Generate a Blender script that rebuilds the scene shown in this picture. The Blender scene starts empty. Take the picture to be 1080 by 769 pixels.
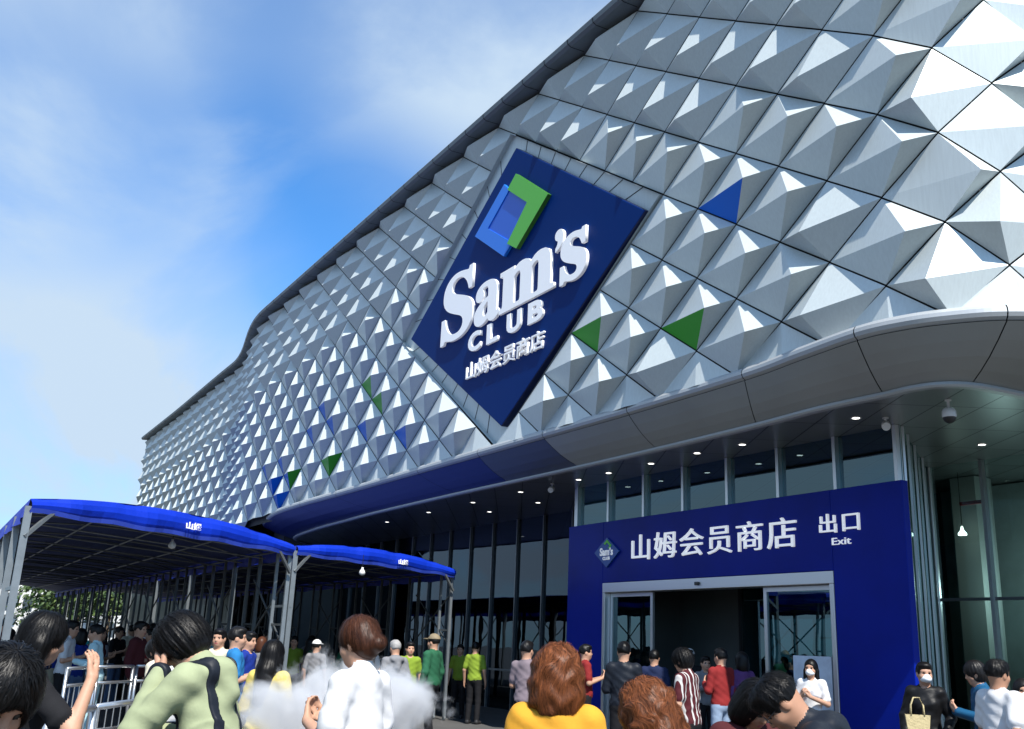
import bpy, bmesh, math, random
import numpy as np
from mathutils import Vector, Matrix

R = math.radians
random.seed(11)
rng = np.random.default_rng(5)
scene = bpy.context.scene
COL = scene.collection

# ------------------------------------------------------------------ camera
# X runs along the shop front (to the right), Y runs into the shop, Z up, metres; the eye is at (0, 0, 1.6)
EYE = 1.6
FWD = Vector((-0.8653, 0.5012, 0)); RGT = Vector((0.5012, 0.8653, 0))
pitch, roll = R(16.1), R(2.5)
f = FWD * math.cos(pitch) + Vector((0, 0, math.sin(pitch)))
u = -FWD * math.sin(pitch) + Vector((0, 0, math.cos(pitch)))
r_ = RGT * math.cos(roll) + u * math.sin(roll)
u_ = u * math.cos(roll) - RGT * math.sin(roll)
cam_d = bpy.data.cameras.new('camera')
cam_d.sensor_width = 36.0
cam_d.lens = 36.0 * 1031.4 / 1080.0
cam_d.clip_start = 0.1
cam_d.clip_end = 3000
cam = bpy.data.objects.new('camera', cam_d)
m3 = Matrix((r_, u_, -f)).transposed()
cam.matrix_world = Matrix.Translation((0, 0, EYE)) @ m3.to_4x4()
COL.objects.link(cam)
scene.camera = cam

# ------------------------------------------------------------------ sky, sun, exposure
SUN = Vector((0.60, -0.11, 0.78)).normalized()
sun_el = math.asin(SUN.z)
sun_rot = math.atan2(SUN.x, SUN.y)
world = bpy.data.worlds.new('World')
scene.world = world
world.use_nodes = True
W = world.node_tree
for n_ in list(W.nodes):
    W.nodes.remove(n_)


def wn(t, **k):
    n_ = W.nodes.new(t)
    for a, b in k.items():
        setattr(n_, a, b)
    return n_


SKYV = lambda px, py: tuple((f + r_ * ((px - 540) / 1031.4) + u_ * ((384.5 - py) / 1031.4)).normalized())
SKY_PATCHES = [(SKYV(430, 320), 0.978, 0.999, -0.56), (SKYV(270, 215), 0.980, 0.999, -0.35), (SKYV(30, 150), 0.985, 0.9995, -0.42), (SKYV(60, 10), 0.975, 0.999, 0.25), (SKYV(60, 400), 0.955, 0.998, 0.40), (SKYV(560, 60), 0.96, 0.999, 0.25)]
sky = wn('ShaderNodeTexSky', sky_type='NISHITA', sun_disc=False)
sky.sun_elevation = sun_el
sky.sun_rotation = sun_rot
sky.air_density = 1.0
sky.dust_density = 0.6
sky.ozone_density = 2.5
tc = wn('ShaderNodeTexCoord')
sep = wn('ShaderNodeSeparateXYZ')
W.links.new(tc.outputs['Generated'], sep.inputs[0])
den = wn('ShaderNodeMath', operation='ADD'); den.inputs[1].default_value = 0.32
W.links.new(sep.outputs['Z'], den.inputs[0])
dv = wn('ShaderNodeVectorMath', operation='DIVIDE')
cmb = wn('ShaderNodeCombineXYZ')
for i_ in range(3):
    W.links.new(den.outputs[0], cmb.inputs[i_])
W.links.new(tc.outputs['Generated'], dv.inputs[0])
W.links.new(cmb.outputs[0], dv.inputs[1])
mp = wn('ShaderNodeMapping')
mp.inputs['Location'].default_value = (3.1, 1.7, 0.0)
mp.inputs['Rotation'].default_value = (0, 0, R(20))
mp.inputs['Scale'].default_value = (1.0, 1.7, 1.0)
W.links.new(dv.outputs[0], mp.inputs[0])
nz = wn('ShaderNodeTexNoise')
nz.inputs['Scale'].default_value = 1.15
nz.inputs['Detail'].default_value = 9
nz.inputs['Roughness'].default_value = 0.56
nz.inputs['Distortion'].default_value = 0.5
W.links.new(mp.outputs[0], nz.inputs['Vector'])
ramp = wn('ShaderNodeValToRGB')
ramp.color_ramp.elements[0].position = 0.34
ramp.color_ramp.elements[0].color = (0.22, 0.22, 0.22, 1)
ramp.color_ramp.elements[1].position = 0.66
ramp.color_ramp.elements[1].color = (0.9, 0.9, 0.9, 1)
ramp.color_ramp.interpolation = 'EASE'
W.links.new(nz.outputs['Fac'], ramp.inputs[0])
# the cloud sheet thickens towards the horizon
hz = wn('ShaderNodeMapRange')
hz.inputs['From Min'].default_value = 0.62
hz.inputs['From Max'].default_value = 0.02
hz.inputs['To Min'].default_value = 0.0
hz.inputs['To Max'].default_value = 0.40
W.links.new(sep.outputs['Z'], hz.inputs['Value'])
mx = wn('ShaderNodeMath', operation='MAXIMUM')
addc = wn('ShaderNodeMath', operation='ADD', use_clamp=True)
hzs = wn('ShaderNodeMath', operation='MULTIPLY')
W.links.new(hz.outputs[0], hzs.inputs[0]); W.links.new(nz.outputs['Fac'], hzs.inputs[1])
W.links.new(ramp.outputs[0], addc.inputs[0]); W.links.new(hzs.outputs[0], addc.inputs[1])
mixc = wn('ShaderNodeMixRGB')
mixc.inputs[2].default_value = (4.1, 5.15, 6.35, 1)
tint = wn('ShaderNodeMixRGB', blend_type='MULTIPLY')
tint.inputs[0].default_value = 1.0
tint.inputs[2].default_value = (0.60, 1.20, 1.68, 1)
W.links.new(sky.outputs[0], tint.inputs[1])
# two clear patches of deeper blue and a lavender bank, each at its own bearing in the sky
last = addc.outputs[0]
for dvec, c0, c1, amt in SKY_PATCHES:
    dt = wn('ShaderNodeVectorMath', operation='DOT_PRODUCT')
    dt.inputs[1].default_value = dvec
    W.links.new(tc.outputs['Generated'], dt.inputs[0])
    jit = wn('ShaderNodeMath', operation='MULTIPLY_ADD')
    jit.inputs[1].default_value = 0.05
    W.links.new(nz.outputs['Fac'], jit.inputs[0]); W.links.new(dt.outputs['Value'], jit.inputs[2])
    mrp = wn('ShaderNodeMapRange', interpolation_type='SMOOTHSTEP')
    mrp.inputs['From Min'].default_value = c0 + 0.025
    mrp.inputs['From Max'].default_value = c1 + 0.025
    mrp.inputs['To Min'].default_value = 0.0
    mrp.inputs['To Max'].default_value = amt
    W.links.new(jit.outputs[0], mrp.inputs['Value'])
    ad = wn('ShaderNodeMath', operation='ADD', use_clamp=True)
    W.links.new(last, ad.inputs[0]); W.links.new(mrp.outputs[0], ad.inputs[1])
    last = ad.outputs[0]
W.links.new(last, mixc.inputs[0])
W.links.new(tint.outputs[0], mixc.inputs[1])
bg = wn('ShaderNodeBackground')
bg.inputs['Strength'].default_value = 0.10
W.links.new(mixc.outputs[0], bg.inputs[0])
wo = wn('ShaderNodeOutputWorld')
W.links.new(bg.outputs[0], wo.inputs[0])

sl = bpy.data.lights.new('sun', 'SUN')
sl.energy = 5.0
sl.angle = R(0.5)
sl.color = (1.0, 0.955, 0.88)
so = bpy.data.objects.new('sun', sl)
so.rotation_euler = (-SUN).to_track_quat('-Z', 'Y').to_euler()
COL.objects.link(so)
vs = scene.view_settings
vs.view_transform = 'Standard'
vs.look = 'None'
vs.exposure = 0.55
vs.gamma = 1.0
vs.use_curve_mapping = False
scene.cycles.max_bounces = 8
scene.cycles.volume_bounces = 3
scene.cycles.transparent_max_bounces = 12
scene.cycles.caustics_reflective = False
scene.cycles.caustics_refractive = False


# ------------------------------------------------------------------ helpers
def at(px, d, z=0.0):
    """a ground point: image column px (of 1080) at d metres ahead"""
    # column on the horizon line
    k = (px - 540.0) / 1031.4
    # ray through horizon at that column
    yy = 683 + 0.0444 * (px - 540)
    v = f + r_ * k + u_ * ((384.5 - yy) / 1031.4)
    dd = v.dot(FWD)
    return Vector((v.x / dd * d, v.y / dd * d, z))


def yaw(deg):
    """heading seen from the camera: 0 looks away, 90 looks to picture right, 180 towards the camera; returns z-rotation for a +Y facing thing"""
    a = R(deg)
    v = FWD * math.cos(a) + RGT * math.sin(a)
    return math.atan2(-v.x, v.y)


def tag(o, label=None, cat=None, group=None, kind=None):
    if label: o['label'] = label
    if cat: o['category'] = cat
    if group: o['group'] = group
    if kind: o['kind'] = kind
    return o


def empty(name, loc=(0, 0, 0), rz=0, label=None, cat=None, group=None):
    o = bpy.data.objects.new(name, None)
    o.empty_display_size = 0.2
    o.location = loc
    o.rotation_euler = (0, 0, rz)
    COL.objects.link(o)
    return tag(o, label, cat, group)


def copy_tree(o, parent=None):
    c = o.copy()
    COL.objects.link(c)
    c.parent = parent
    for ch in list(o.children):
        copy_tree(ch, c)
    return c


MATS = {}


def mat(name, col, rough=0.5, metal=0.0, bump=0.0, bscale=20.0, var=0.0, vscale=3.0, spec=0.5, stretch=(1, 1, 1), emit=0.0, coat=0.0):
    m = bpy.data.materials.new(name)
    m.use_nodes = True
    nt = m.node_tree
    b = nt.nodes['Principled BSDF']
    b.inputs['Base Color'].default_value = (*col, 1)
    b.inputs['Roughness'].default_value = rough
    b.inputs['Metallic'].default_value = metal
    b.inputs['Specular IOR Level'].default_value = spec
    if coat:
        b.inputs['Coat Weight'].default_value = coat
        b.inputs['Coat Roughness'].default_value = 0.1
    if emit:
        b.inputs['Emission Color'].default_value = (*col, 1)
        b.inputs['Emission Strength'].default_value = emit
    if bump or var:
        t = nt.nodes.new('ShaderNodeTexCoord')
        mpn = nt.nodes.new('ShaderNodeMapping')
        mpn.inputs['Scale'].default_value = stretch
        nt.links.new(t.outputs['Object'], mpn.inputs[0])
    if var:
        n1 = nt.nodes.new('ShaderNodeTexNoise')
        n1.inputs['Scale'].default_value = vscale
        n1.inputs['Detail'].default_value = 5
        n1.inputs['Roughness'].default_value = 0.6
        nt.links.new(mpn.outputs[0], n1.inputs['Vector'])
        mr = nt.nodes.new('ShaderNodeMapRange')
        mr.inputs['From Min'].default_value = 0.3
        mr.inputs['From Max'].default_value = 0.7
        mr.inputs['To Min'].default_value = 1 - var
        mr.inputs['To Max'].default_value = 1 + var
        nt.links.new(n1.outputs['Fac'], mr.inputs['Value'])
        hs = nt.nodes.new('ShaderNodeHueSaturation')
        hs.inputs['Color'].default_value = (*col, 1)
        nt.links.new(mr.outputs[0], hs.inputs['Value'])
        nt.links.new(hs.outputs[0], b.inputs['Base Color'])
    if bump:
        n2 = nt.nodes.new('ShaderNodeTexNoise')
        n2.inputs['Scale'].default_value = bscale
        n2.inputs['Detail'].default_value = 4
        nt.links.new(mpn.outputs[0], n2.inputs['Vector'])
        bp = nt.nodes.new('ShaderNodeBump')
        bp.inputs['Strength'].default_value = bump
        bp.inputs['Distance'].default_value = 0.02
        nt.links.new(n2.outputs['Fac'], bp.inputs['Height'])
        nt.links.new(bp.outputs[0], b.inputs['Normal'])
    MATS[name] = m
    return m


def glass(name, tintc, ior=1.7, rough=0.0, clear=0.5):
    m = bpy.data.materials.new(name)
    m.use_nodes = True
    nt = m.node_tree
    for n_ in list(nt.nodes):
        nt.nodes.remove(n_)
    out = nt.nodes.new('ShaderNodeOutputMaterial')
    tr = nt.nodes.new('ShaderNodeBsdfTransparent')
    tr.inputs[0].default_value = (*[c * clear for c in tintc], 1)
    gl = nt.nodes.new('ShaderNodeBsdfGlossy')
    gl.inputs['Roughness'].default_value = rough
    gl.inputs['Color'].default_value = (*[0.35 + 0.65 * c for c in tintc], 1)
    fr = nt.nodes.new('ShaderNodeFresnel')
    fr.inputs['IOR'].default_value = ior
    tcn = nt.nodes.new('ShaderNodeTexCoord')
    nn = nt.nodes.new('ShaderNodeTexNoise'); nn.inputs['Scale'].default_value = 0.7
    bp = nt.nodes.new('ShaderNodeBump'); bp.inputs['Strength'].default_value = 0.012; bp.inputs['Distance'].default_value = 0.3
    nt.links.new(tcn.outputs['Object'], nn.inputs['Vector'])
    nt.links.new(nn.outputs['Fac'], bp.inputs['Height'])
    nt.links.new(bp.outputs[0], gl.inputs['Normal'])
    mixs = nt.nodes.new('ShaderNodeMixShader')
    nt.links.new(fr.outputs[0], mixs.inputs[0])
    nt.links.new(tr.outputs[0], mixs.inputs[1])
    nt.links.new(gl.outputs[0], mixs.inputs[2])
    nt.links.new(mixs.outputs[0], out.inputs[0])
    return m


class MB:
    """collects shapes for ONE mesh object"""
    def __init__(s):
        s.v = []; s.f = []; s.mi = []

    def face(s, pts, mi=0):
        b = len(s.v)
        s.v += [tuple(p) for p in pts]
        s.f.append(tuple(range(b, b + len(pts)))); s.mi.append(mi)

    def box(s, x0, x1, y0, y1, z0, z1, mi=0):
        b = len(s.v)
        s.v += [(x0, y0, z0), (x1, y0, z0), (x1, y1, z0), (x0, y1, z0), (x0, y0, z1), (x1, y0, z1), (x1, y1, z1), (x0, y1, z1)]
        for q in ((0, 3, 2, 1), (4, 5, 6, 7), (0, 1, 5, 4), (1, 2, 6, 5), (2, 3, 7, 6), (3, 0, 4, 7)):
            s.f.append(tuple(b + k for k in q)); s.mi.append(mi)

    def bar(s, p, q, w, d=None, up=(0, 0, 1), mi=0):
        """rectangular bar from p to q"""
        d = d or w
        p = Vector(p); q = Vector(q); a = (q - p).normalized()
        upv = Vector(up)
        if abs(a.dot(upv)) > 0.98:
            upv = Vector((1, 0, 0))
        x = a.cross(upv).normalized(); y = x.cross(a).normalized()
        b = len(s.v)
        for c in (p, q):
            for i, j in ((-1, -1), (1, -1), (1, 1), (-1, 1)):
                s.v.append(tuple(c + x * (i * w / 2) + y * (j * d / 2)))
        for g in ((3, 2, 1, 0), (4, 5, 6, 7), (0, 1, 5, 4), (1, 2, 6, 5), (2, 3, 7, 6), (3, 0, 4, 7)):
            s.f.append(tuple(b + k for k in g)); s.mi.append(mi)

    def tube(s, pts, r, n=8, mi=0):
        pts = [Vector(p) for p in pts]
        rs = r if isinstance(r, (list, tuple)) else [r] * len(pts)
        b = len(s.v)
        for k, p in enumerate(pts):
            a = (pts[min(k + 1, len(pts) - 1)] - pts[max(k - 1, 0)]).normalized()
            upv = Vector((0, 0, 1)) if abs(a.z) < 0.95 else Vector((1, 0, 0))
            x = a.cross(upv).normalized(); y = x.cross(a).normalized()
            for j in range(n):
                t = 2 * math.pi * j / n
                s.v.append(tuple(p + (x * math.cos(t) + y * math.sin(t)) * rs[k]))
        for k in range(len(pts) - 1):
            for j in range(n):
                s.f.append((b + k * n + j, b + k * n + (j + 1) % n, b + (k + 1) * n + (j + 1) % n, b + (k + 1) * n + j)); s.mi.append(mi)
        s.f.append(tuple(b + j for j in reversed(range(n)))); s.mi.append(mi)
        s.f.append(tuple(b + (len(pts) - 1) * n + j for j in range(n))); s.mi.append(mi)

    def prism(s, poly, y0, y1, mi=0, side_mi=None):
        """poly in (x, z), extruded from y0 (front) to y1"""
        side_mi = mi if side_mi is None else side_mi
        n = len(poly)
        b = len(s.v)
        s.v += [(x, y0, z) for x, z in poly] + [(x, y1, z) for x, z in poly]
        s.f.append(tuple(b + k for k in range(n))); s.mi.append(mi)
        s.f.append(tuple(b + n + k for k in reversed(range(n)))); s.mi.append(mi)
        for k in range(n):
            s.f.append((b + (k + 1) % n, b + k, b + n + k, b + n + (k + 1) % n)); s.mi.append(side_mi)

    def lathe(s, prof, c=(0, 0, 0), n=20, mi=0):
        b = len(s.v)
        for r0, z in prof:
            for j in range(n):
                t = 2 * math.pi * j / n
                s.v.append((c[0] + r0 * math.cos(t), c[1] + r0 * math.sin(t), c[2] + z))
        for k in range(len(prof) - 1):
            for j in range(n):
                s.f.append((b + k * n + j, b + k * n + (j + 1) % n, b + (k + 1) * n + (j + 1) % n, b + (k + 1) * n + j)); s.mi.append(mi)

    def build(s, name, mats, parent=None, smooth=False, fix=True, bevel=0.0):
        me = bpy.data.meshes.new(name)
        me.from_pydata(s.v, [], s.f)
        mats = mats if isinstance(mats, (list, tuple)) else [mats]
        for m in mats:
            me.materials.append(m)
        me.polygons.foreach_set('material_index', s.mi)
        if smooth:
            me.polygons.foreach_set('use_smooth', [True] * len(me.polygons))
        if fix:
            bm = bmesh.new(); bm.from_mesh(me)
            bmesh.ops.recalc_face_normals(bm, faces=bm.faces)
            bm.to_mesh(me); bm.free()
        me.update()
        o = bpy.data.objects.new(name, me)
        COL.objects.link(o)
        o.parent = parent
        if bevel:
            bv = o.modifiers.new('bevel', 'BEVEL')
            bv.width = bevel; bv.segments = 2; bv.limit_method = 'ANGLE'
        return o


def join_into(o, mb, mi):
    """adds a MB's faces to an object's own mesh as surface pattern"""
    bm = bmesh.new(); bm.from_mesh(o.data)
    vs_ = [bm.verts.new(v) for v in mb.v]
    for q in mb.f:
        fc = bm.faces.new([vs_[k] for k in q]); fc.material_index = mi
    bm.to_mesh(o.data); bm.free()


def catmull(pts, n):
    out = []
    P = [np.array(p, float) for p in pts]
    for i in range(len(P) - 1):
        p0 = P[max(i - 1, 0)]; p1 = P[i]; p2 = P[i + 1]; p3 = P[min(i + 2, len(P) - 1)]
        for k in range(n):
            t = k / n
            out.append(0.5 * ((2 * p1) + (-p0 + p2) * t + (2 * p0 - 5 * p1 + 4 * p2 - p3) * t * t + (-p0 + 3 * p1 - 3 * p2 + p3) * t ** 3))
    out.append(P[-1])
    return out


def text_mesh(name, body, mats, parent, box, y, depth, embolden=0.0, bevel=0.0, space=1.0, keep=False):
    """lettering that stands on a wall facing -Y; box = (x0, x1, z0, z1) of its outline"""
    cu = bpy.data.curves.new(name, 'FONT')
    cu.body = body
    cu.size = 1.0
    cu.extrude = 0.05
    cu.offset = embolden
    cu.space_character = space
    cu.resolution_u = 4
    if bevel:
        cu.bevel_depth = bevel
        cu.bevel_resolution = 1
    tmp = bpy.data.objects.new(name + '_tmp', cu)
    COL.objects.link(tmp)
    dg = bpy.context.evaluated_depsgraph_get()
    me = bpy.data.meshes.new_from_object(tmp.evaluated_get(dg))
    bpy.data.objects.remove(tmp)
    n = len(me.vertices)
    co = np.empty(n * 3); me.vertices.foreach_get('co', co); co = co.reshape(-1, 3)
    lo, hi = co.min(0), co.max(0)
    q = np.empty_like(co)
    q[:, 0] = box[0] + (co[:, 0] - lo[0]) / (hi[0] - lo[0]) * (box[1] - box[0])
    q[:, 2] = box[2] + (co[:, 1] - lo[1]) / (hi[1] - lo[1]) * (box[3] - box[2])
    q[:, 1] = y - (co[:, 2] - lo[2]) / (hi[2] - lo[2]) * depth
    me.vertices.foreach_set('co', q.ravel())
    me.materials.clear()
    for m in (mats if isinstance(mats, (list, tuple)) else [mats]):
        me.materials.append(m)
    me.name = name
    me.update()
    o = bpy.data.objects.new(name, me)
    COL.objects.link(o)
    o.parent = parent
    return o


# ------------------------------------------------------------------ materials
M_silver = mat('brushed_silver_panel', (0.57, 0.625, 0.625), 0.44, 0.28, spec=0.3, bump=0.05, bscale=6, var=0.05, vscale=2.5, stretch=(14, 14, 0.8))
M_pblue = mat('blue_painted_panel', (0.004, 0.13, 0.62), 0.45, 0.0, spec=0.12)
M_pgreen = mat('green_painted_panel', (0.045, 0.33, 0.025), 0.45, 0.0, spec=0.12)
M_plinth = mat('dark_stone_plinth', (0.022, 0.024, 0.028), 0.35, var=0.2, vscale=1.2)
M_dark = mat('dark_joint', (0.02, 0.022, 0.025), 0.7)
M_fascia = mat('grey_fascia_metal', (0.17, 0.19, 0.20), 0.5, 0.15, var=0.05, vscale=1)
M_canopy = mat('canopy_metal', (0.33, 0.34, 0.33), 0.5, 0.25, var=0.06, vscale=0.8)
M_bull = mat('canopy_edge_metal', (0.44, 0.46, 0.47), 0.42, 0.3)
M_alu = mat('aluminium', (0.62, 0.64, 0.66), 0.35, 0.8)
M_alud = mat('dull_aluminium', (0.20, 0.215, 0.235), 0.42, 0.7)
M_navy = mat('navy_sign_face', (0.001, 0.026, 0.15), 0.5, 0.0, spec=0.05)
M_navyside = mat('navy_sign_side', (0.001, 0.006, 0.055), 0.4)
M_white = mat('white_letter', (0.90, 0.90, 0.90), 0.4, emit=0.13)  # faint emission added to brighten the white lettering
M_wlit = mat('lit_white_letter', (0.90, 0.91, 0.92), 0.4, emit=0.30)
M_wside = mat('letter_return', (0.42, 0.43, 0.45), 0.5)
M_portal = mat('portal_blue', (0.0006, 0.012, 0.23), 0.45, 0.0, var=0.22, vscale=0.5, spec=0.14)
M_ltblue = mat('emblem_light_blue', (0.01, 0.20, 0.80), 0.4)
M_midblue = mat('emblem_blue', (0.005, 0.11, 0.60), 0.4)
M_lgreen = mat('emblem_green', (0.10, 0.50, 0.03), 0.4)
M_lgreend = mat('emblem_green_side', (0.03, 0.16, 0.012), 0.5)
M_tent = mat('blue_tarpaulin', (0.002, 0.03, 0.45), 0.55, 0.0, spec=0.3, bump=0.7, bscale=3.5, var=0.08, vscale=1.0)
M_tenttop = mat('low_bounce_tarpaulin_top', (0.035, 0.055, 0.19), 0.6, 0.0, bump=0.25, bscale=1.3, var=0.25, vscale=0.8)  # roof cloth colour toned down to cut its blue bounce onto the wall
M_cbounce = mat('canopy_metal_blue_bounce', (0.010, 0.028, 0.165), 0.36, 0.3)  # blue bounce from the tents painted into the left canopy panels
M_cbouncemid = mat('canopy_metal_faint_bounce', (0.085, 0.105, 0.165), 0.45, 0.3)  # painted half step between the tent bounce and the plain canopy grey
M_hem = mat('tarpaulin_hem', (0.05, 0.10, 0.62), 0.30)
M_steelshade = mat('shaded_steel', (0.075, 0.085, 0.09), 0.55, 0.4, var=0.2, vscale=5)  # darker copy of the steel, shade under the tents put into its colour
M_steel = mat('galvanised_steel', (0.22, 0.245, 0.26), 0.45, 0.6, var=0.12, vscale=6)
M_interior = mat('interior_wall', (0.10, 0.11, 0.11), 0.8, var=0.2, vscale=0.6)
M_intwhite = mat('interior_white', (0.55, 0.60, 0.58), 0.6)
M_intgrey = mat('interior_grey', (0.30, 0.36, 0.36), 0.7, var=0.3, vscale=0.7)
M_red = mat('red_band', (0.35, 0.02, 0.02), 0.5)
M_black = mat('black_plastic', (0.012, 0.012, 0.014), 0.35)
M_wplastic = mat('white_plastic', (0.75, 0.76, 0.78), 0.35)
M_lamp = mat('lamp_disc', (1.0, 0.97, 0.9), 0.5, emit=3.0)
M_glass = glass('tinted_glass', (0.16, 0.48, 0.58), 2.3, clear=0.5)
M_glassd = glass('dark_glass', (0.16, 0.30, 0.45), 1.9, clear=0.3)
M_glassr = glass('recess_glass', (0.55, 0.85, 0.82), 1.9, clear=0.75)


def paving_material():
    m = mat('plaza_paving', (0.40, 0.39, 0.37), 0.75)
    nt = m.node_tree
    b = nt.nodes['Principled BSDF']
    t = nt.nodes.new('ShaderNodeTexCoord')
    br = nt.nodes.new('ShaderNodeTexBrick')
    br.inputs['Scale'].default_value = 1.0
    br.inputs['Brick Width'].default_value = 1.2
    br.inputs['Row Height'].default_value = 0.6
    br.inputs['Mortar Size'].default_value = 0.006
    br.inputs['Color1'].default_value = (0.098, 0.096, 0.093, 1)
    br.inputs['Color2'].default_value = (0.080, 0.079, 0.077, 1)
    br.inputs['Mortar'].default_value = (0.12, 0.12, 0.12, 1)
    nt.links.new(t.outputs['Object'], br.inputs['Vector'])
    n1 = nt.nodes.new('ShaderNodeTexNoise'); n1.inputs['Scale'].default_value = 0.8; n1.inputs['Detail'].default_value = 8
    nt.links.new(t.outputs['Object'], n1.inputs['Vector'])
    mr = nt.nodes.new('ShaderNodeMapRange'); mr.inputs['To Min'].default_value = 0.75; mr.inputs['To Max'].default_value = 1.2
    nt.links.new(n1.outputs['Fac'], mr.inputs['Value'])
    hs = nt.nodes.new('ShaderNodeHueSaturation')
    nt.links.new(mr.outputs[0], hs.inputs['Value'])
    nt.links.new(br.outputs['Color'], hs.inputs['Color'])
    nt.links.new(hs.outputs[0], b.inputs['Base Color'])
    return m


def soffit_material():
    m = mat('soffit_panel', (0.16, 0.18, 0.18), 0.32, 0.5)
    nt = m.node_tree
    b = nt.nodes['Principled BSDF']
    t = nt.nodes.new('ShaderNodeTexCoord')
    mpn = nt.nodes.new('ShaderNodeMapping')
    mpn.inputs['Rotation'].default_value = (0, 0, R(31))
    nt.links.new(t.outputs['Object'], mpn.inputs[0])
    br = nt.nodes.new('ShaderNodeTexBrick')
    br.offset = 0.0
    br.inputs['Scale'].default_value = 1.0
    br.inputs['Brick Width'].default_value = 1.3
    br.inputs['Row Height'].default_value = 0.62
    br.inputs['Mortar Size'].default_value = 0.012
    br.inputs['Color1'].default_value = (0.27, 0.29, 0.29, 1)
    br.inputs['Color2'].default_value = (0.23, 0.25, 0.25, 1)
    br.inputs['Mortar'].default_value = (0.02, 0.02, 0.02, 1)
    nt.links.new(mpn.outputs[0], br.inputs['Vector'])
    nt.links.new(br.outputs['Color'], b.inputs['Base Color'])
    return m


M_pave = paving_material()
M_soffit = soffit_material()

# ------------------------------------------------------------------ ground
g = MB()
g.face([(-900, -900, 0), (900, -900, 0), (900, 900, 0), (-900, 900, 0)])
tag(g.build('ground', M_pave), kind='structure')

# ------------------------------------------------------------------ the shop building
shop = empty('shop_building', (-20, 12, 0), 0, 'large shop building clad in silver pyramid panels with a wide dark entrance canopy', 'building')


def bpart(mb, name, mats, parent=None, **k):
    """a part of the building: coordinates are world coordinates"""
    p = parent or shop
    o = mb.build(name, mats, p, **k)
    if p is shop:
        o.location = -shop.location
    return o


DS, DV = 0.925, 0.6314
CORNER = [(3, -8.775, 10.0), (4, -7.86, 10.0), (5, -7.03, 10.15), (6, -6.53, 10.65), (7, -6.27, 11.42), (8, -6.20, 12.32), (9, -6.19, 13.24), (10, -6.19, 14.17), (11, -6.19, 15.1), (12, -6.19, 16.0), (13, -6.19, 16.9), (14, -6.19, 17.85), (15, -6.19, 18.8)]


def sstep(a, b, x):
    t = min(max((x - a) / (b - a), 0), 1)
    return t * t * (3 - 2 * t)


def plan(i):
    if i <= 3:
        x = -11.55 + DS * i
        return x, 10.0 + 1.2 * sstep(-37, -46, x) + 0.12 * sstep(-46, -60, x)
    k = min(int(math.floor(i)) - 3, len(CORNER) - 2)
    a, b = CORNER[k], CORNER[k + 1]
    t = i - a[0]
    return a[1] + (b[1] - a[1]) * t, a[2] + (b[2] - a[2]) * t


def wallp(i, k, h=0.0):
    """point of the wall at lattice column i, row k, raised h from the wall face"""
    x, y = plan(i)
    xa, ya = plan(i - 0.6); xb, yb = plan(i + 0.6)
    tx, ty = xb - xa, yb - ya
    L = math.hypot(tx, ty)
    nx, ny = ty / L, -tx / L
    z = 8.5 + DV * k
    y += 0.0246 * z * (1.0 if i < 4 else max(0.0, 1 - (i - 4) / 4))
    return Vector((x + nx * h, y + ny * h, z + EYE))


IL = -62
COLOURS = {}   # (i, k): {facet: material index}; facets UL UR LR LL
for c, d in {(1, -2): {'LL': 1}, (0, -5): {'LL': 2}, (-3, -4): {'LL': 2}, (-15, -2): {'LL': 2}, (-14, -3): {'LL': 2},
             (-12, -5): {'LL': 1}, (-15, -4): {'LL': 1}, (-18, -3): {'LL': 1}, (-18, -5): {'LL': 2, 'LR': 2}, (-22, -5): {'LL': 1, 'LR': 2},
             (-23, -4): {'LL': 1}, (-23, -6): {'LL': 1, 'LR': 1}, (-24, -5): {'LL': 1, 'LR': 1}, (-25, -4): {'LL': 1}, (-20, -3): {'LL': 1}, (-19, -2): {'LL': 1}}.items():
    COLOURS[c] = d
EXTRA_L = {(3, 0), (3, -4), (3, -6), (5, -2), (5, -6), (6, -5), (-1, -6), (7, -2)}


def is_low(i, k):
    if (i, k) in EXTRA_L:
        return True
    if i >= 0:
        return k >= 1 and i < 4 or k >= 3
    if i >= -2:
        return k >= 2
    if i >= -14:
        return k >= 3
    return k >= 2


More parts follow.
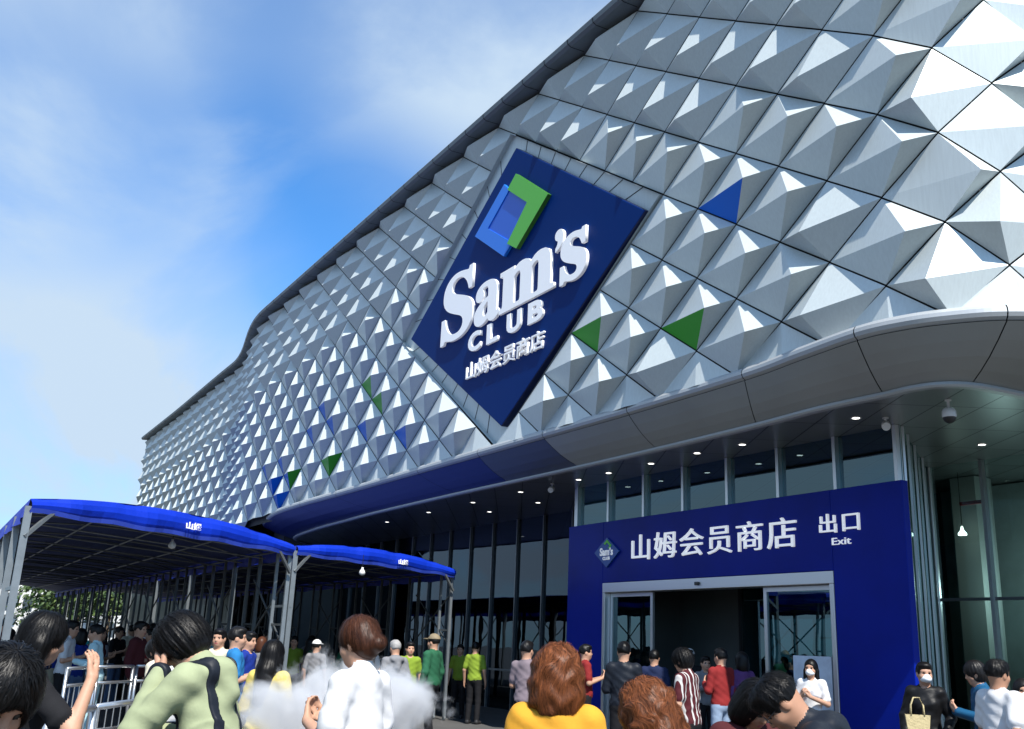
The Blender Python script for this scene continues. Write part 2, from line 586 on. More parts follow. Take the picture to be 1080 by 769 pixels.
cl = MB()
rr = random.Random(3)
for i in range(IL, 15):
    for k in range(-16, 8):
        if (i + k) % 2 == 0:
            continue
        if k > 6:
            continue
        if abs(i + 7) + abs(k + 1) <= 5:
            continue
        solid = i <= -28
        if k < -8 or (k < -7 and not solid):
            continue
        if i + 0 == IL:
            continue
        g_ = 0.014
        ctr = Vector(wallp(i, k))
        dh = rr.uniform(-0.02, 0.02)
        Lp = is_low(i, k)
        da, db, h = (-0.25, -0.26, 0.32) if Lp else (0.55, -0.17, 0.32)
        h += dh
        da += rr.uniform(-.03, .03); db += rr.uniform(-.03, .03)
        gx, gz = g_ / DS * 1.2, g_ / DV * 1.2
        Lf = wallp(i - 1 + gx, k); Rt = wallp(i + 1 - gx, k)
        Tp = wallp(i, min(k + 1, 6.25) - gz); Bt = wallp(i, max(k - 1, -7.3 if not solid else -30) + gz)
        cols = COLOURS.get((i, k), {})
        if k == 6:
            ap = wallp(i + da * .5, 5.75, h * 0.9)
            cl.face([Lf, Bt, ap], cols.get('LL', 0)); cl.face([Bt, Rt, ap]); cl.face([Rt, Tp, ap]); cl.face([Tp, Lf, ap])
            continue
        if k == -7 and not solid:
            ap = wallp(i + 0.1, -6.98, 0.10)
            l2 = wallp(i - 1 + gx, -6.9); l3 = wallp(i - 0.95, -6.98, 0.0); r3 = wallp(i + 0.95, -6.98, 0.0)
            cl.face([Tp, l2, l3, ap]); cl.face([Tp, ap, r3, Rt])
            continue
        ap = wallp(i + da, k + db, h)
        cl.face([Lf, Tp, ap], cols.get('UL', 0))
        cl.face([Tp, Rt, ap], cols.get('UR', 0))
        cl.face([Rt, Bt, ap], cols.get('LR', 0))
        cl.face([Bt, Lf, ap], cols.get('LL', 0))
for q in cl.f:      # orient the facets outward
    pass
o = bpart(cl, 'cladding', [M_silver, M_pblue, M_pgreen], fix=False)
me = o.data
flip = []
for p in me.polygons:
    c = p.center
    outv = Vector((0, -1, 0)) if c.x < -8.5 else Vector((c.x + 9.5, (c.y - 13.2), 0)).normalized()
    if p.normal.dot(outv) < 0:
        flip.append(p.index)
bm = bmesh.new(); bm.from_mesh(me); bm.faces.ensure_lookup_table()
bmesh.ops.reverse_faces(bm, faces=[bm.faces[i] for i in flip]); bm.to_mesh(me); bm.free()

# the dark wall just behind the panels
bk = MB()
cols_i = [IL + 0.6 + 0.5 * j for j in range(int((14.6 - IL - 0.6) / 0.5) + 1)]
for a, b in zip(cols_i[:-1], cols_i[1:]):
    lo = -9.0 if b <= -28.5 else -7.3
    bk.face([wallp(a, lo, -0.16), wallp(b, lo, -0.16), wallp(b, 6.3, -0.16), wallp(a, 6.3, -0.16)])
bpart(bk, 'wall', M_dark, fix=False)
pb = MB()
for a, b in zip(cols_i[:-1], cols_i[1:]):
    if b <= -28.5:
        p_, q_ = wallp(a, -9, -.12), wallp(b, -9, -.12)
        pb.face([(p_.x, p_.y, 0), (q_.x, q_.y, 0), (q_.x, q_.y, 4.8), (p_.x, p_.y, 4.8)])
bpart(pb, 'plinth_wall', M_plinth, fix=False)
# plain returns of the far end, the back and the roof
rt = MB()
e0 = wallp(IL + 0.6, 0)
rt.box(e0.x - 0.02, e0.x + 0.25, e0.y - 0.02, 46, 0, 14.0)
rt.box(e0.x, -6.3, 45.75, 46, 0, 14.0)
rt.box(-6.45, -6.25, 18.6, 46, 0, 14.0)
bpart(rt, 'rear_wall', M_fascia)

# roof with its dark fascia and soffit
rf = MB()
ring_i = [IL + 0.3 + 0.5 * j for j in range(int((14.6 - IL) / 0.5))]
prof = [(-0.10, 12.38), (0.36, 12.36), (0.44, 12.40), (0.46, 12.50), (0.42, 12.56), (-1.2, 12.64)]
rings = []
for i in ring_i:
    base = wallp(i, 6.2, 0); out = wallp(i, 6.2, 1.0) - base
    rings.append([Vector((base.x + out.x * a, base.y + out.y * a, z + EYE)) for a, z in prof])
for a, b in zip(rings[:-1], rings[1:]):
    for j in range(len(prof) - 1):
        rf.face([a[j], b[j], b[j + 1], a[j + 1]], 0)
rf.face(list(reversed(rings[0])), 0)
roof = bpart(rf, 'roof_fascia', [M_fascia])
rs = MB()
rs.face([r[-1] for r in rings] + [Vector((-6.3, 46, 14.24)), Vector((rings[0][-1].x, 46, 14.24))])
bpart(rs, 'roof', M_fascia)
jn = MB()
for i in range(IL + 2, 14, 1):       # thin joints across the fascia
    base = wallp(i, 6.2, 0); out = wallp(i, 6.2, 1.0) - base
    side = Vector((-out.y, out.x, 0)) * 0.012
    q = [Vector((base.x + out.x * a, base.y + out.y * a, z + EYE)) for a, z in [(0.02, 12.372), (0.36, 12.354), (0.446, 12.397), (0.466, 12.50)]]
    for c, d in zip(q[:-1], q[1:]):
        jn.face([c - side, c + side, d + side, d - side])
roof.data.materials.append(M_dark)
join_into(roof, jn, 1)

# entrance canopy: bullnose, sloping underside panels, light lip and soffit
P1 = [(-38.2, 14), (-37.9, 12.0), (-37.0, 10.9), (-35, 10.35), (-32.7, 9.98), (-30, 9.9), (-27, 9.95), (-21.6, 10.0), (-18.6, 10.03), (-16, 10.06), (-13.3, 10.08), (-10.4, 10.02), (-9.2, 9.88), (-8.1, 9.77), (-7.48, 9.87), (-6.99, 10.10), (-6.5, 10.5), (-6.1, 11.2), (-5.9, 12.2), (-5.85, 14), (-5.85, 18.5)]
P2 = [(-36.6, 14.2), (-36.3, 13.0), (-35.5, 11.9), (-34.1, 11.14), (-30.7, 10.73), (-28, 10.6), (-25, 10.49), (-20.5, 10.5), (-18.2, 10.55), (-15.6, 10.6), (-13.2, 10.6), (-10.7, 10.54), (-9.36, 10.45), (-8.33, 10.5), (-7.9, 10.5), (-7.55, 10.62), (-7.32, 10.95), (-7.22, 11.6), (-7.2, 12.4), (-7.2, 14), (-7.2, 18.5)]
NS = 8
C1 = catmull(P1, NS); C2 = catmull(P2, NS)
SEAMS = {3 * NS, 5 * NS, 6 * NS, 7 * NS, 8 * NS, 9 * NS, 10 * NS, 11 * NS, 13 * NS, 16 * NS, 19 * NS}


def onorm(C, j):
    a = C[max(j - 1, 0)]; b = C[min(j + 1, len(C) - 1)]
    t = b - a; t /= np.linalg.norm(t)
    return np.array([t[1], -t[0]])


bull_prof = [(-0.55, 4.17), (-0.06, 4.17), (0.0, 4.145), (0.035, 4.10), (0.04, 4.05), (0.02, 4.0), (-0.03, 3.965)]
ce = MB(); cp = MB(); lip = MB(); cb = MB()


def gapfix(C, j, nxt):
    """pull a ring back a few mm from a panel joint"""
    q = C[j].copy()
    if j in SEAMS:
        dirv = C[min(j + 1, len(C) - 1)] - C[j] if nxt else C[max(j - 1, 0)] - C[j]
        q = q + dirv / np.linalg.norm(dirv) * 0.008
    return q


for j in range(len(C1) - 1):
    ra = []; rb = []
    for jj, ring, nxt in ((j, ra, True), (j + 1, rb, False)):
        q = gapfix(C1, jj, nxt); nn = onorm(C1, jj)
        for a, z in bull_prof:
            ring.append(Vector((q[0] + nn[0] * a, q[1] + nn[1] * a, z + EYE)))
    for k in range(len(bull_prof) - 1):
        ce.face([ra[k], rb[k], rb[k + 1], ra[k + 1]])
    pa1 = gapfix(C1, j, True) - onorm(C1, j) * 0.02; pb1 = gapfix(C1, j + 1, False) - onorm(C1, j + 1) * 0.02
    pa2 = gapfix(C2, j, True); pb2 = gapfix(C2, j + 1, False)
    # a gently cupped panel
    prev = None
    for s_ in range(5):
        t_ = s_ / 4
        z = 3.955 + (3.44 - 3.955) * t_ - 0.05 * math.sin(math.pi * t_)
        qa = pa1 + (pa2 - pa1) * t_; qb = pb1 + (pb2 - pb1) * t_
        cur = (Vector((qa[0], qa[1], z + EYE)), Vector((qb[0], qb[1], z + EYE)))
        if prev:
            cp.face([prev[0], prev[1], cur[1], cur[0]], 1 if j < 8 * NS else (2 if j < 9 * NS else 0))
        prev = cur
    # dark backing right behind the joints
    a1, b1, a2, b2 = C1[j], C1[j + 1], C2[j], C2[j + 1]
    cb.face([(a1[0], a1[1] + .05, 4.0 + EYE), (b1[0], b1[1] + .05, 4.0 + EYE), (b2[0], b2[1] + .05, 3.5 + EYE), (a2[0], a2[1] + .05, 3.5 + EYE)])
    n0 = onorm(C2, j); n1 = onorm(C2, j + 1)
    A = [(C2[j] + n0 * a, z) for a, z in ((-0.10, 3.43), (0.012, 3.44), (0.025, 3.40), (0.0, 3.375), (-0.10, 3.375))]
    B = [(C2[j + 1] + n1 * a, z) for a, z in ((-0.10, 3.43), (0.012, 3.44), (0.025, 3.40), (0.0, 3.375), (-0.10, 3.375))]
    for k in range(4):
        lip.face([Vector((*A[k][0], A[k][1] + EYE)), Vector((*B[k][0], B[k][1] + EYE)), Vector((*B[k + 1][0], B[k + 1][1] + EYE)), Vector((*A[k + 1][0], A[k + 1][1] + EYE))])
bpart(ce, 'canopy_edge', M_bull, smooth=True, fix=False)
cpo = bpart(cp, 'canopy_underside', [M_canopy, M_cbounce, M_cbouncemid], smooth=True, fix=False)
bpart(cb, 'canopy_joint', M_dark, cpo, fix=False)
bpart(lip, 'canopy_lip', M_bull, smooth=True, fix=False)
sf = MB()
sf.face([Vector((p[0], p[1], 3.40 + EYE)) for p in C2] + [Vector((-36.6, 18.5, 3.40 + EYE))])
bpart(sf, 'soffit', M_soffit)
# solid block that ends the canopy recess on the far side, above-soffit floor
en = MB()
en.box(-38.0, -36.7, 11.6, 18, 0, 5.5)
en.box(-36.7, -7.3, 17.9, 18.1, 0, 5.0)
en.box(-7.32, -7.16, 15.3, 18.4, 0, 4.98)
bpart(en, 'recess_wall', M_interior)

# glazing
ZS = 3.40 + EYE


def mullion(parent, x, y, z0, z1, w=0.05, d=0.10, ang=0.0, m=None):
    mb = MB()
    c, s_ = math.cos(ang), math.sin(ang)
    mb.bar((x, y, z0), (x, y, z1), w, d, up=(-s_, c, 0))
    o = mb.build('mullion', m or M_alu, parent)
    return o


def glazing(name, p, q, z0, z1, m, xs, transoms=(), mw=0.06, md=0.12, mm=None, label=None):
    """a glass wall from p to q (plan), mullions at fractions xs; part of the shop"""
    mb = MB()
    p = Vector((*p, 0)); q = Vector((*q, 0))
    d = (q - p); nrm = Vector((d.y, -d.x, 0)).normalized()
    mb.face([p + Vector((0, 0, z0)), q + Vector((0, 0, z0)), q + Vector((0, 0, z1)), p + Vector((0, 0, z1))])
    o = bpart(mb, name, m, fix=False)
    ang = math.atan2(d.y, d.x)
    for t in xs:
        c = p + d * t + nrm * 0.03
        mullion(o, c.x, c.y, z0, z1 - 0.004, mw, md, ang, mm)
    for z in transoms:
        tb = MB()
        tb.bar(p + nrm * 0.02 + Vector((0, 0, z)), q + nrm * 0.02 + Vector((0, 0, z)), 0.06, 0.05)
        tb.build('transom', M_alud, o)
    return o


xsl = [(-20.6 - 1.35 * k) for k in range(0, 12)]
glazing('window_wall', (-36.7, 13.95), (-17.75, 13.95), 0.0, ZS, M_glassd, [(x + 36.7) / (36.7 - 17.75) for x in xsl] + [(-19.2 + 36.7) / 18.95], transoms=(1.0,), mw=0.04, md=0.08, mm=M_alud)
glazing('window_wall', (-17.72, 13.95), (-17.72, 12.05), 0.0, ZS, M_glassd, [0.02, 0.98])
xsu = [-17.58, -16.45, -15.28, -14.10, -12.91, -11.69, -10.48, -9.34]
glazing('window_wall', (-17.72, 12.05), (-9.30, 12.05), 2.45 + EYE, ZS, M_glass, [(x + 17.72) / 8.42 for x in xsu])
glazing('window_wall', (-9.30, 12.05), (-11.2, 15.2), 0.0, ZS, M_glassr, [0.03, 0.19, 0.42, 0.72, 0.98], mw=0.045, md=0.035)
glazing('window_wall', (-11.2, 15.2), (-7.3, 15.2), 0.0, ZS, M_glassr, [0.01, 0.277, 0.575, 0.87], transoms=(1.09 + EYE,), mw=0.065, md=0.10)
# what stands inside, behind the glass
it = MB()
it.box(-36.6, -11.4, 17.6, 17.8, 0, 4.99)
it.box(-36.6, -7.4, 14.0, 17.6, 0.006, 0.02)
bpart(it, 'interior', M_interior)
ic = MB()
ic.box(-11.55, -11.05, 16.3, 16.8, 0.03, 4.98)
ic.box(-8.6, -8.2, 16.6, 17.0, 0.03, 4.98)
bpart(ic, 'interior_column', M_intwhite)
ib = MB()
ib.box(-11.22, -10.72, 16.05, 16.1, 4.42, 4.48)
bpart(ib, 'interior_band', M_red)
iw = MB()
iw.box(-12.6, -7.4, 17.45, 17.55, 0.03, 4.97)
bpart(iw, 'interior_back_wall', M_intgrey)

# ------------------------------------------------------------------ entrance portal
PO = Vector((-13.4, 12.0, 0))
portal = empty('entrance_portal', PO, 0, 'bright blue boxed entrance portal with white lettering and glass sliding doors', 'portal')


def ppart(mb, name, mats, parent=None, **k):
    p = parent or portal
    o = mb.build(name, mats, p, **k)
    if p is portal:
        o.location = -PO
    return o


PX0, PX1, PZ = -17.62, -9.13, 2.53 + EYE
DX0, DX1, DZ = -16.36, -10.45, 1.31 + EYE
pf = MB()
Y0, Y1 = 11.80, 11.93
pf.box(PX0, DX0, Y0, Y1, 0, PZ)
pf.box(DX1, PX1, Y0, Y1, 0, PZ)
pf.box(DX0, DX1, Y0, Y1, DZ, PZ)
ppart(pf, 'portal_frame', M_portal, bevel=0.012)
dh_ = MB()
dh_.box(DX0 + .004, DX1 - .004, 11.79, 12.1, DZ - 0.19, DZ - 0.004)
dh_.box(DX0 + .004, DX0 + 0.09, 11.79, 12.1, 0.0, DZ - 0.192)
dh_.box(DX1 - 0.09, DX1 - .004, 11.79, 12.1, 0.0, DZ - 0.192)
hd = ppart(dh_, 'door_frame', M_alu, bevel=0.008)
sn = MB()
sn.box(-13.55, -13.45, 11.75, 11.787, DZ - 0.13, DZ - 0.07)
sn.build('motion_sensor', M_black, hd, bevel=0.01)
for (x0, x1) in ((DX0 + 0.10, -14.93), (-12.05, DX1 - 0.10)):
    dr = MB()
    z1 = DZ - 0.20
    dr.box(x0, x0 + 0.07, 11.93, 11.98, 0.01, z1); dr.box(x1 - 0.07, x1, 11.93, 11.98, 0.01, z1)
    dr.box(x0 + .072, x1 - .072, 11.93, 11.98, z1 - 0.07, z1); dr.box(x0 + .072, x1 - .072, 11.93, 11.98, 0.01, 0.12)
    d_ = ppart(dr, 'sliding_door', M_alu)
    gp = MB(); gp.face([(x0 + .07, 11.955, .12), (x1 - .07, 11.955, .12), (x1 - .07, 11.955, z1 - .07), (x0 + .07, 11.955, z1 - .07)])
    gp.build('door_glass', M_glass, d_, fix=False)
# dark lobby behind the doors
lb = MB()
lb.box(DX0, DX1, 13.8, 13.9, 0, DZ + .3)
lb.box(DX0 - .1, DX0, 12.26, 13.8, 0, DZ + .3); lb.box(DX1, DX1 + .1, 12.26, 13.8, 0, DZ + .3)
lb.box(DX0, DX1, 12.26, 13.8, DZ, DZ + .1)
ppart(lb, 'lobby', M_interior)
lg = MB(); lg.face([(-14.0, 13.3, 0.02), (DX1, 13.3, 0.02), (DX1, 13.3, DZ - .02), (-14.0, 13.3, DZ - .02)])
lgo = ppart(lg, 'inner_door', M_glass, fix=False)
mb = MB(); mb.box(-14.05, -13.99, 13.26, 13.34, 0, DZ - .02); mb.build('door_stile', M_black, lgo)
wl = text_mesh('shop_lettering', '山姆会员商店', [M_wlit], portal, (-15.38, -11.14, 1.70 + EYE, 2.19 + EYE), 11.80, 0.04, embolden=0.0, space=1.12)
wl.location = -PO
wl = text_mesh('exit_lettering', '出口', [M_wlit], portal, (-10.66, -9.90, 1.87 + EYE, 2.16 + EYE), 11.80, 0.04, embolden=0.0, space=1.15)
wl.location = -PO
wl = text_mesh('exit_lettering', 'Exit', [M_wlit], portal, (-10.44, -10.08, 1.685 + EYE, 1.79 + EYE), 11.80, 0.02, embolden=0.0)
wl.location = -PO
lgm = MB()
cx, cz = -16.19, 1.91 + EYE
lgm.prism([(cx, cz + .29), (cx - .42, cz), (cx, cz - .30), (cx + .42, cz)], 11.76, 11.80)
lo_ = ppart(lgm, 'logo_badge', mat('badge_blue', (0.004, 0.06, 0.30), .4))
lo2 = MB()
lo2.prism([(cx + .02, cz + .25), (cx - .09, cz + .17), (cx - .04, cz + .145), (cx + .02, cz + .19), (cx + .11, cz + .12), (cx + .06, cz + .08), (cx + .11, cz + .06), (cx + .17, cz + .13)], 11.75, 11.762)
lo2.build('badge_emblem', M_lgreen, lo_)
t_ = text_mesh('badge_lettering', 'Sam’s', [M_white], lo_, (cx - .22, cx + .22, cz - .07, cz + .09), 11.762, .012, embolden=.03)
t_ = text_mesh('badge_lettering', 'CLUB', [M_white], lo_, (cx - .12, cx + .12, cz - .155, cz - .09), 11.762, .012, embolden=.03)

# poster on the right hand door
ps = MB()
ps.box(-11.42, -10.66, 11.90, 11.925, 0.62, 1.66)
tag(ps.build('poster', mat('poster_paper', (0.55, 0.62, 0.72), .5, var=.25, vscale=2.2)), 'pale poster panel standing against the right sliding door', 'poster')

# ------------------------------------------------------------------ the big diamond sign
SO = Vector((-17.85, 10.2, 7.8 + EYE))
sign = empty('shop_sign', SO, 0, 'huge navy blue diamond sign with white raised lettering on the panelled facade', 'sign')


def spart(mb, name, mats, parent=None, **k):
    p = parent or sign
    o = mb.build(name, mats, p, **k)
    if p is sign:
        o.location = -SO
    return o


YF = 10.06
fr = MB()
cxs, czs = -11.55 - 7 * DS, 8.5 - DV + EYE
hw, hh = 6 * DS - 0.03, 6 * DV - 0.03
fr.face([(cxs, 10.24, czs + hh), (cxs - hw, 10.24, czs), (cxs, 10.24, czs - hh), (cxs + hw, 10.24, czs)])
for (a, b) in (((cxs, czs + hh), (cxs - hw, czs)), ((cxs - hw, czs), (cxs, czs - hh)), ((cxs, czs - hh), (cxs + hw, czs)), ((cxs + hw, czs), (cxs, czs + hh))):
    fr.face([(a[0], 10.24, a[1]), (b[0], 10.24, b[1]), (b[0], 10.13, b[1]), (a[0], 10.13, a[1])], 0)
fo = spart(fr, 'sign_surround', [M_silver], fix=False)
js = MB()
for k in range(1, 9):
    t = k / 9
    for sx, sz, ex, ez in ((0, 1, 1, 0), (0, -1, 1, 0), (0, 1, -1, 0), (0, -1, -1, 0)):
        px = cxs + hw * (sx + (ex - sx) * t); pz = czs + hh * (sz + (ez - sz) * t)
        qx = cxs + (px - cxs) * 0.86; qz = czs + (pz - czs) * 0.86
        js.bar((px, 10.236, pz), (qx, 10.236, qz), 0.014, 0.008, up=(0, 1, 0))
fo.data.materials.append(M_dark)
join_into(fo, js, 1)
corners = [(-17.62, 11.06 + EYE), (-22.78, 7.72 + EYE), (-17.72, 4.50 + EYE), (-12.82, 7.66 + EYE)]
bx = MB()
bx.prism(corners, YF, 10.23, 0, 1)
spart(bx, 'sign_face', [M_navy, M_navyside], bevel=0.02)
# lettering
for ch, bx4 in (('\U0001D412', (-20.82, -19.20, 7.00, 8.74)), ('\U0001D41A', (-19.12, -17.93, 7.02, 8.06)), ('\U0001D426', (-17.95, -15.72, 7.05, 8.06)), ('’', (-15.72, -15.40, 7.78, 8.26)), ('\U0001D42C', (-15.50, -14.56, 6.98, 8.02))):
    sw = text_mesh('name_letter', ch, [M_white], sign, (bx4[0], bx4[1], bx4[2] + EYE, bx4[3] + EYE), YF, 0.065, embolden=0.016)
    sw.location = -SO
for k, ch in enumerate('CLUB'):
    x0 = -19.36 + k * 0.885
    sw = text_mesh('club_letter', ch, [M_white], sign, (x0, x0 + (.60 if ch != 'L' else .5), 6.49 + EYE, 6.96 + EYE), YF, 0.055, embolden=0.04)
    sw.location = -SO
sw = text_mesh('shop_lettering', '山姆会员商店', [M_white], sign, (-19.40, -16.06, 5.85 + EYE, 6.26 + EYE), YF, 0.05, embolden=0.005)
sw.location = -SO
# emblem of two interlocking brackets
em = MB()
E_ = EYE
em.prism([(-17.98, 10.26 + E_), (-19.29, 9.42 + E_), (-17.84, 8.42 + E_), (-17.49, 8.64 + E_), (-18.66, 9.40 + E_), (-17.72, 10.02 + E_)][:6], YF - 0.07, YF)
eo = spart(em, 'emblem', M_ltblue)
e2 = MB()
e2.prism([(-17.74, 10.03 + E_), (-18.66, 9.40 + E_), (-17.50, 8.64 + E_), (-16.83, 9.33 + E_)], YF - 0.05, YF)
e2.build('emblem_centre', M_midblue, eo)
e3 = MB()
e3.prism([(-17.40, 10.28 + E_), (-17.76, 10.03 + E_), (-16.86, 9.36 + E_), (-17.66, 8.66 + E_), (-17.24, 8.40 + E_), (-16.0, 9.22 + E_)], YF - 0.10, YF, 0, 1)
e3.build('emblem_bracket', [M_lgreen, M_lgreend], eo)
# ------------------------------------------------------------------ ceiling lamps and cameras under the canopy
def downlight(x, y):
    t = empty('ceiling_light', (x, y, 3.40 + EYE), 0, 'small round recessed ceiling light in the canopy soffit', 'ceiling light', 'round lights in the canopy soffit')
    a = MB(); a.lathe([(0.055, -0.004), (0.075, -0.008), (0.078, -0.002)], n=18); a.build('lamp_ring', M_wplastic, t)
    b = MB(); b.lathe([(0.0, -0.003), (0.056, -0.003)], n=18); b.build('lamp_disc', M_lamp, t)
    return t


dl = downlight(-9.42, 11.26)
for x, y in [(-11.88, 11.38), (-12.94, 11.32), (-14.27, 11.36), (-15.65, 11.39), (-16.73, 11.41), (-19.07, 11.42), (-21.4, 11.45), (-24.0, 11.5), (-27.0, 11.6), (-20.2, 12.6), (-22.6, 12.6), (-9.38, 14.12)]:
    c = copy_tree(dl); c.location = (x, y, 3.40 + EYE)


def spot(x, y, lab):
    t = empty('spot_lamp', (x, y, 3.40 + EYE), yaw(200), lab, 'spot lamp')
    t.scale = (.75, .75, .75)
    a = MB(); a.tube([(0, 0, 0), (0, 0, -0.12)], 0.018); a.lathe([(0, 0), (.06, 0), (.06, -.02), (0, -.02)], n=14); a.build('stem', M_wplastic, t)
    b = MB(); b.tube([(0, -.03, -.13), (0, .02, -.15), (0, .16, -.21)], [0.06, 0.085, 0.08], n=14); b.build('lamp_head', M_wplastic, t, smooth=False)
    return t


spot(-9.14, 11.55, 'white spot lamp under the soffit beside the glass corner right of the portal')
spot(-17.56, 11.30, 'white spot lamp hanging from the dark soffit left of the portal')
dc = empty('security_camera', (-7.95, 11.32, 3.40 + EYE), 0, 'white and black dome security camera hanging from the curved soffit', 'security camera')
dc.scale = (.85, .85, .85)
a = MB(); a.tube([(0, 0, 0), (0, 0, -0.13)], 0.022); a.lathe([(0, 0), (.05, 0), (.05, -.02), (0, -.02)], n=16); a.build('stem', M_wplastic, dc)
a = MB(); a.lathe([(0.0, -0.12), (0.05, -0.125), (0.085, -0.15), (0.105, -0.19), (0.108, -0.27), (0.095, -0.285)], n=24); a.build('housing', M_wplastic, dc, smooth=True)
a = MB(); a.lathe([(0.095, -0.282)] + [(0.094 * math.cos(t), -0.285 - 0.10 * math.sin(t)) for t in [k * math.pi / 16 for k in range(9)]], n=24); a.build('dome', M_black, dc, smooth=True)

# ------------------------------------------------------------------ blue awning tents
TZ = 1.4 + EYE
M_lampw = mat('hanging_lamp_glass', (0.7, 0.7, 0.68), 0.4)


def awning(A, B, L, label, posts_left, text_u, rise=0.36, lift=0.0):
    """A left front corner, B right front corner (plan); runs L metres along -X"""
    TZ = 1.4 + EYE + lift
    A = Vector((*A, TZ)); B = Vector((*B, TZ))
    t = empty('awning_tent', ((A.x + B.x) / 2, (A.y + B.y) / 2, 0), 0, label, 'awning tent', None)
    off = Vector(((A.x + B.x) / 2, (A.y + B.y) / 2, 0))

    def part(mb, name, m, par=None, **k):
        o = mb.build(name, m, par or t, **k)
        if par is None:
            o.location = -off
        return o
    # arched cloth roof with sagging bays
    NU, NW = 14, int(L / 0.75)
    def roofp(uu, w, dz=0.0):
        p = A + (B - A) * uu - Vector((w, 0, 0))
        arch = rise * (1 - abs(2 * uu - 1) ** 2.2)
        bay = (w % 3.0) / 3.0
        sag = -0.06 * math.sin(math.pi * bay) * (0.3 + 0.7 * math.sin(math.pi * uu))
        if w <= 0.001:
            sag = 0
        return p + Vector((0, 0, 0.13 + arch + sag + dz))
    rf_ = MB()
    for j in range(NW):
        for i in range(NU):
            w0, w1 = L * j / NW, L * (j + 1) / NW
            rf_.face([roofp(i / NU, w0), roofp((i + 1) / NU, w0), roofp((i + 1) / NU, w1), roofp(i / NU, w1)])
    part(rf_, 'roof_cloth', M_tenttop, smooth=True, fix=False)
    # front gable valance, slightly bulged
    nrm = Vector(((B - A).y, -(B - A).x, 0)).normalized()
    va = MB(); hm = MB()
    N2 = 28
    def wob(uu):
        return 0.012 * math.sin(uu * 23) + 0.01 * math.sin(uu * 51 + 1)
    for i in range(N2):
        q = []
        for uu in (i / N2, (i + 1) / N2):
            base = A + (B - A) * uu
            top = roofp(uu, 0)
            lowz = TZ - 0.03 + 0.012 * math.sin(uu * 31) + rise * 0.08 * (1 - abs(2 * uu - 1) ** 2.0)
            col = []
            for k in range(5):
                tt = k / 4
                z = lowz + (top.z - lowz) * tt
                col.append(Vector((base.x, base.y, z)) + nrm * (0.05 * math.sin(math.pi * tt) + wob(uu + tt)))
            q.append((col, Vector((base.x, base.y, lowz)) + nrm * (0.012 + wob(uu))))
        for k in range(4):
            va.face([q[0][0][k], q[1][0][k], q[1][0][k + 1], q[0][0][k + 1]])
        a_, b_ = q[0][1], q[1][1]
        hm.face([a_ + Vector((0, 0, -.012)), b_ + Vector((0, 0, -.012)), b_ + nrm * .02 + Vector((0, 0, .045)), a_ + nrm * .02 + Vector((0, 0, .045))])
    vo = part(va, 'front_valance', M_tent, smooth=True, fix=False)
    ho = hm.build('hem', M_hem, vo, smooth=True, fix=False)
    # side valances
    for side, P in ((-1, A), (1, B)):
        sv = MB()
        n_ = int(L / 0.3)
        sn_ = Vector((0, side * 1.0, 0))
        for j in range(n_):
            q = []
            for w in (L * j / n_, L * (j + 1) / n_):
                p = P - Vector((w, 0, 0))
                q.append((p + Vector((0, 0, 0.13)), p + sn_ * (0.03 + 0.025 * math.sin(w * 5.1) + .015 * math.sin(w * 11)) + Vector((0, 0, -0.10 + 0.015 * math.sin(w * 4.2)))))
            sv.face([q[0][0], q[1][0], q[1][1], q[0][1]])
        part(sv, 'side_valance', M_tent, smooth=True, fix=False)
    # hoops and rails
    for j in range(int(L / 1.5) + 1):
        w = 0.06 + 1.5 * j
        if j > 14: break
        hb = MB()
        hb.tube([roofp(k / 8, w, -0.05) for k in range(9)], 0.016, 6)
        hb.tube([A - Vector((w, 0, 0.02)), B - Vector((w, 0, 0.02))], 0.014, 6)
        part(hb, 'hoop', M_steel)
    for uu in (0.02, 0.25, 0.5, 0.75, 0.98):
        rb = MB(); rb.tube([roofp(uu, w, -0.10) for w in (0.05, L * .25, L * .5, L * .75, L)], 0.016, 6)
        part(rb, 'rail', M_steel)
    # posts
    def post(p, w=0.075, lean=(0, 0), m=None):
        pb = MB()
        pb.bar((p.x, p.y, TZ + 0.04), (p.x + lean[0], p.y + lean[1], 0.07), w)
        pb.tube([(p.x + lean[0], p.y + lean[1] - 0.02, 0.05), (p.x + lean[0], p.y + lean[1] + 0.02, 0.05)], 0.05, 10)
        return part(pb, 'post', m or M_steel)
    out = []
    for k, w in enumerate(posts_left):
        post(A - Vector((w, 0, 0)), 0.085)
    for k in range(int(L / 1.7)):
        w = 0.1 + 1.7 * k
        p = B - Vector((w, 0, 0))
        post(p, 0.06, m=None if k == 0 else M_steelshade)
        p2 = B - Vector((w + 0.28, 0.12, 0))
        post(p2, 0.05, (0.02 * math.sin(k * 3), 0), None if k == 0 else M_steelshade)
        bb = MB()
        bb.bar(p + Vector((0, 0, -1.2)), p2 + Vector((0, 0, -1.2)), 0.035)
        if k % 2 == 0 and k < 12:
            bb.bar(p + Vector((0, 0, -0.4)), p2 + Vector((-1.3, 0, -1.5)), 0.025)
            bb.bar(p + Vector((0, 0, -1.5)), p2 + Vector((-1.3, 0, -0.4)), 0.025)
        part(bb, 'brace', M_steelshade)
    d_ = (B - A).normalized()
    kb = MB(); kb.bar(A + Vector((0, 0, -0.34)), A + d_ * 0.42 + Vector((0, 0, 0.06)), 0.045)
    part(kb, 'brace', M_steel)
    kb = MB(); kb.bar(B + Vector((0, 0, -0.34)), B - d_ * 0.42 + Vector((0, 0, 0.06)), 0.045)
    part(kb, 'brace', M_steel)
    kb = MB(); kb.bar(A + Vector((-1.2, 0, -0.95)), A + Vector((0, 0, -0.95)), 0.045)
    part(kb, 'brace', M_steel)
    # two little marks on the valance
    c0 = A + (B - A) * text_u
    ang = math.atan2((B - A).y, (B - A).x)
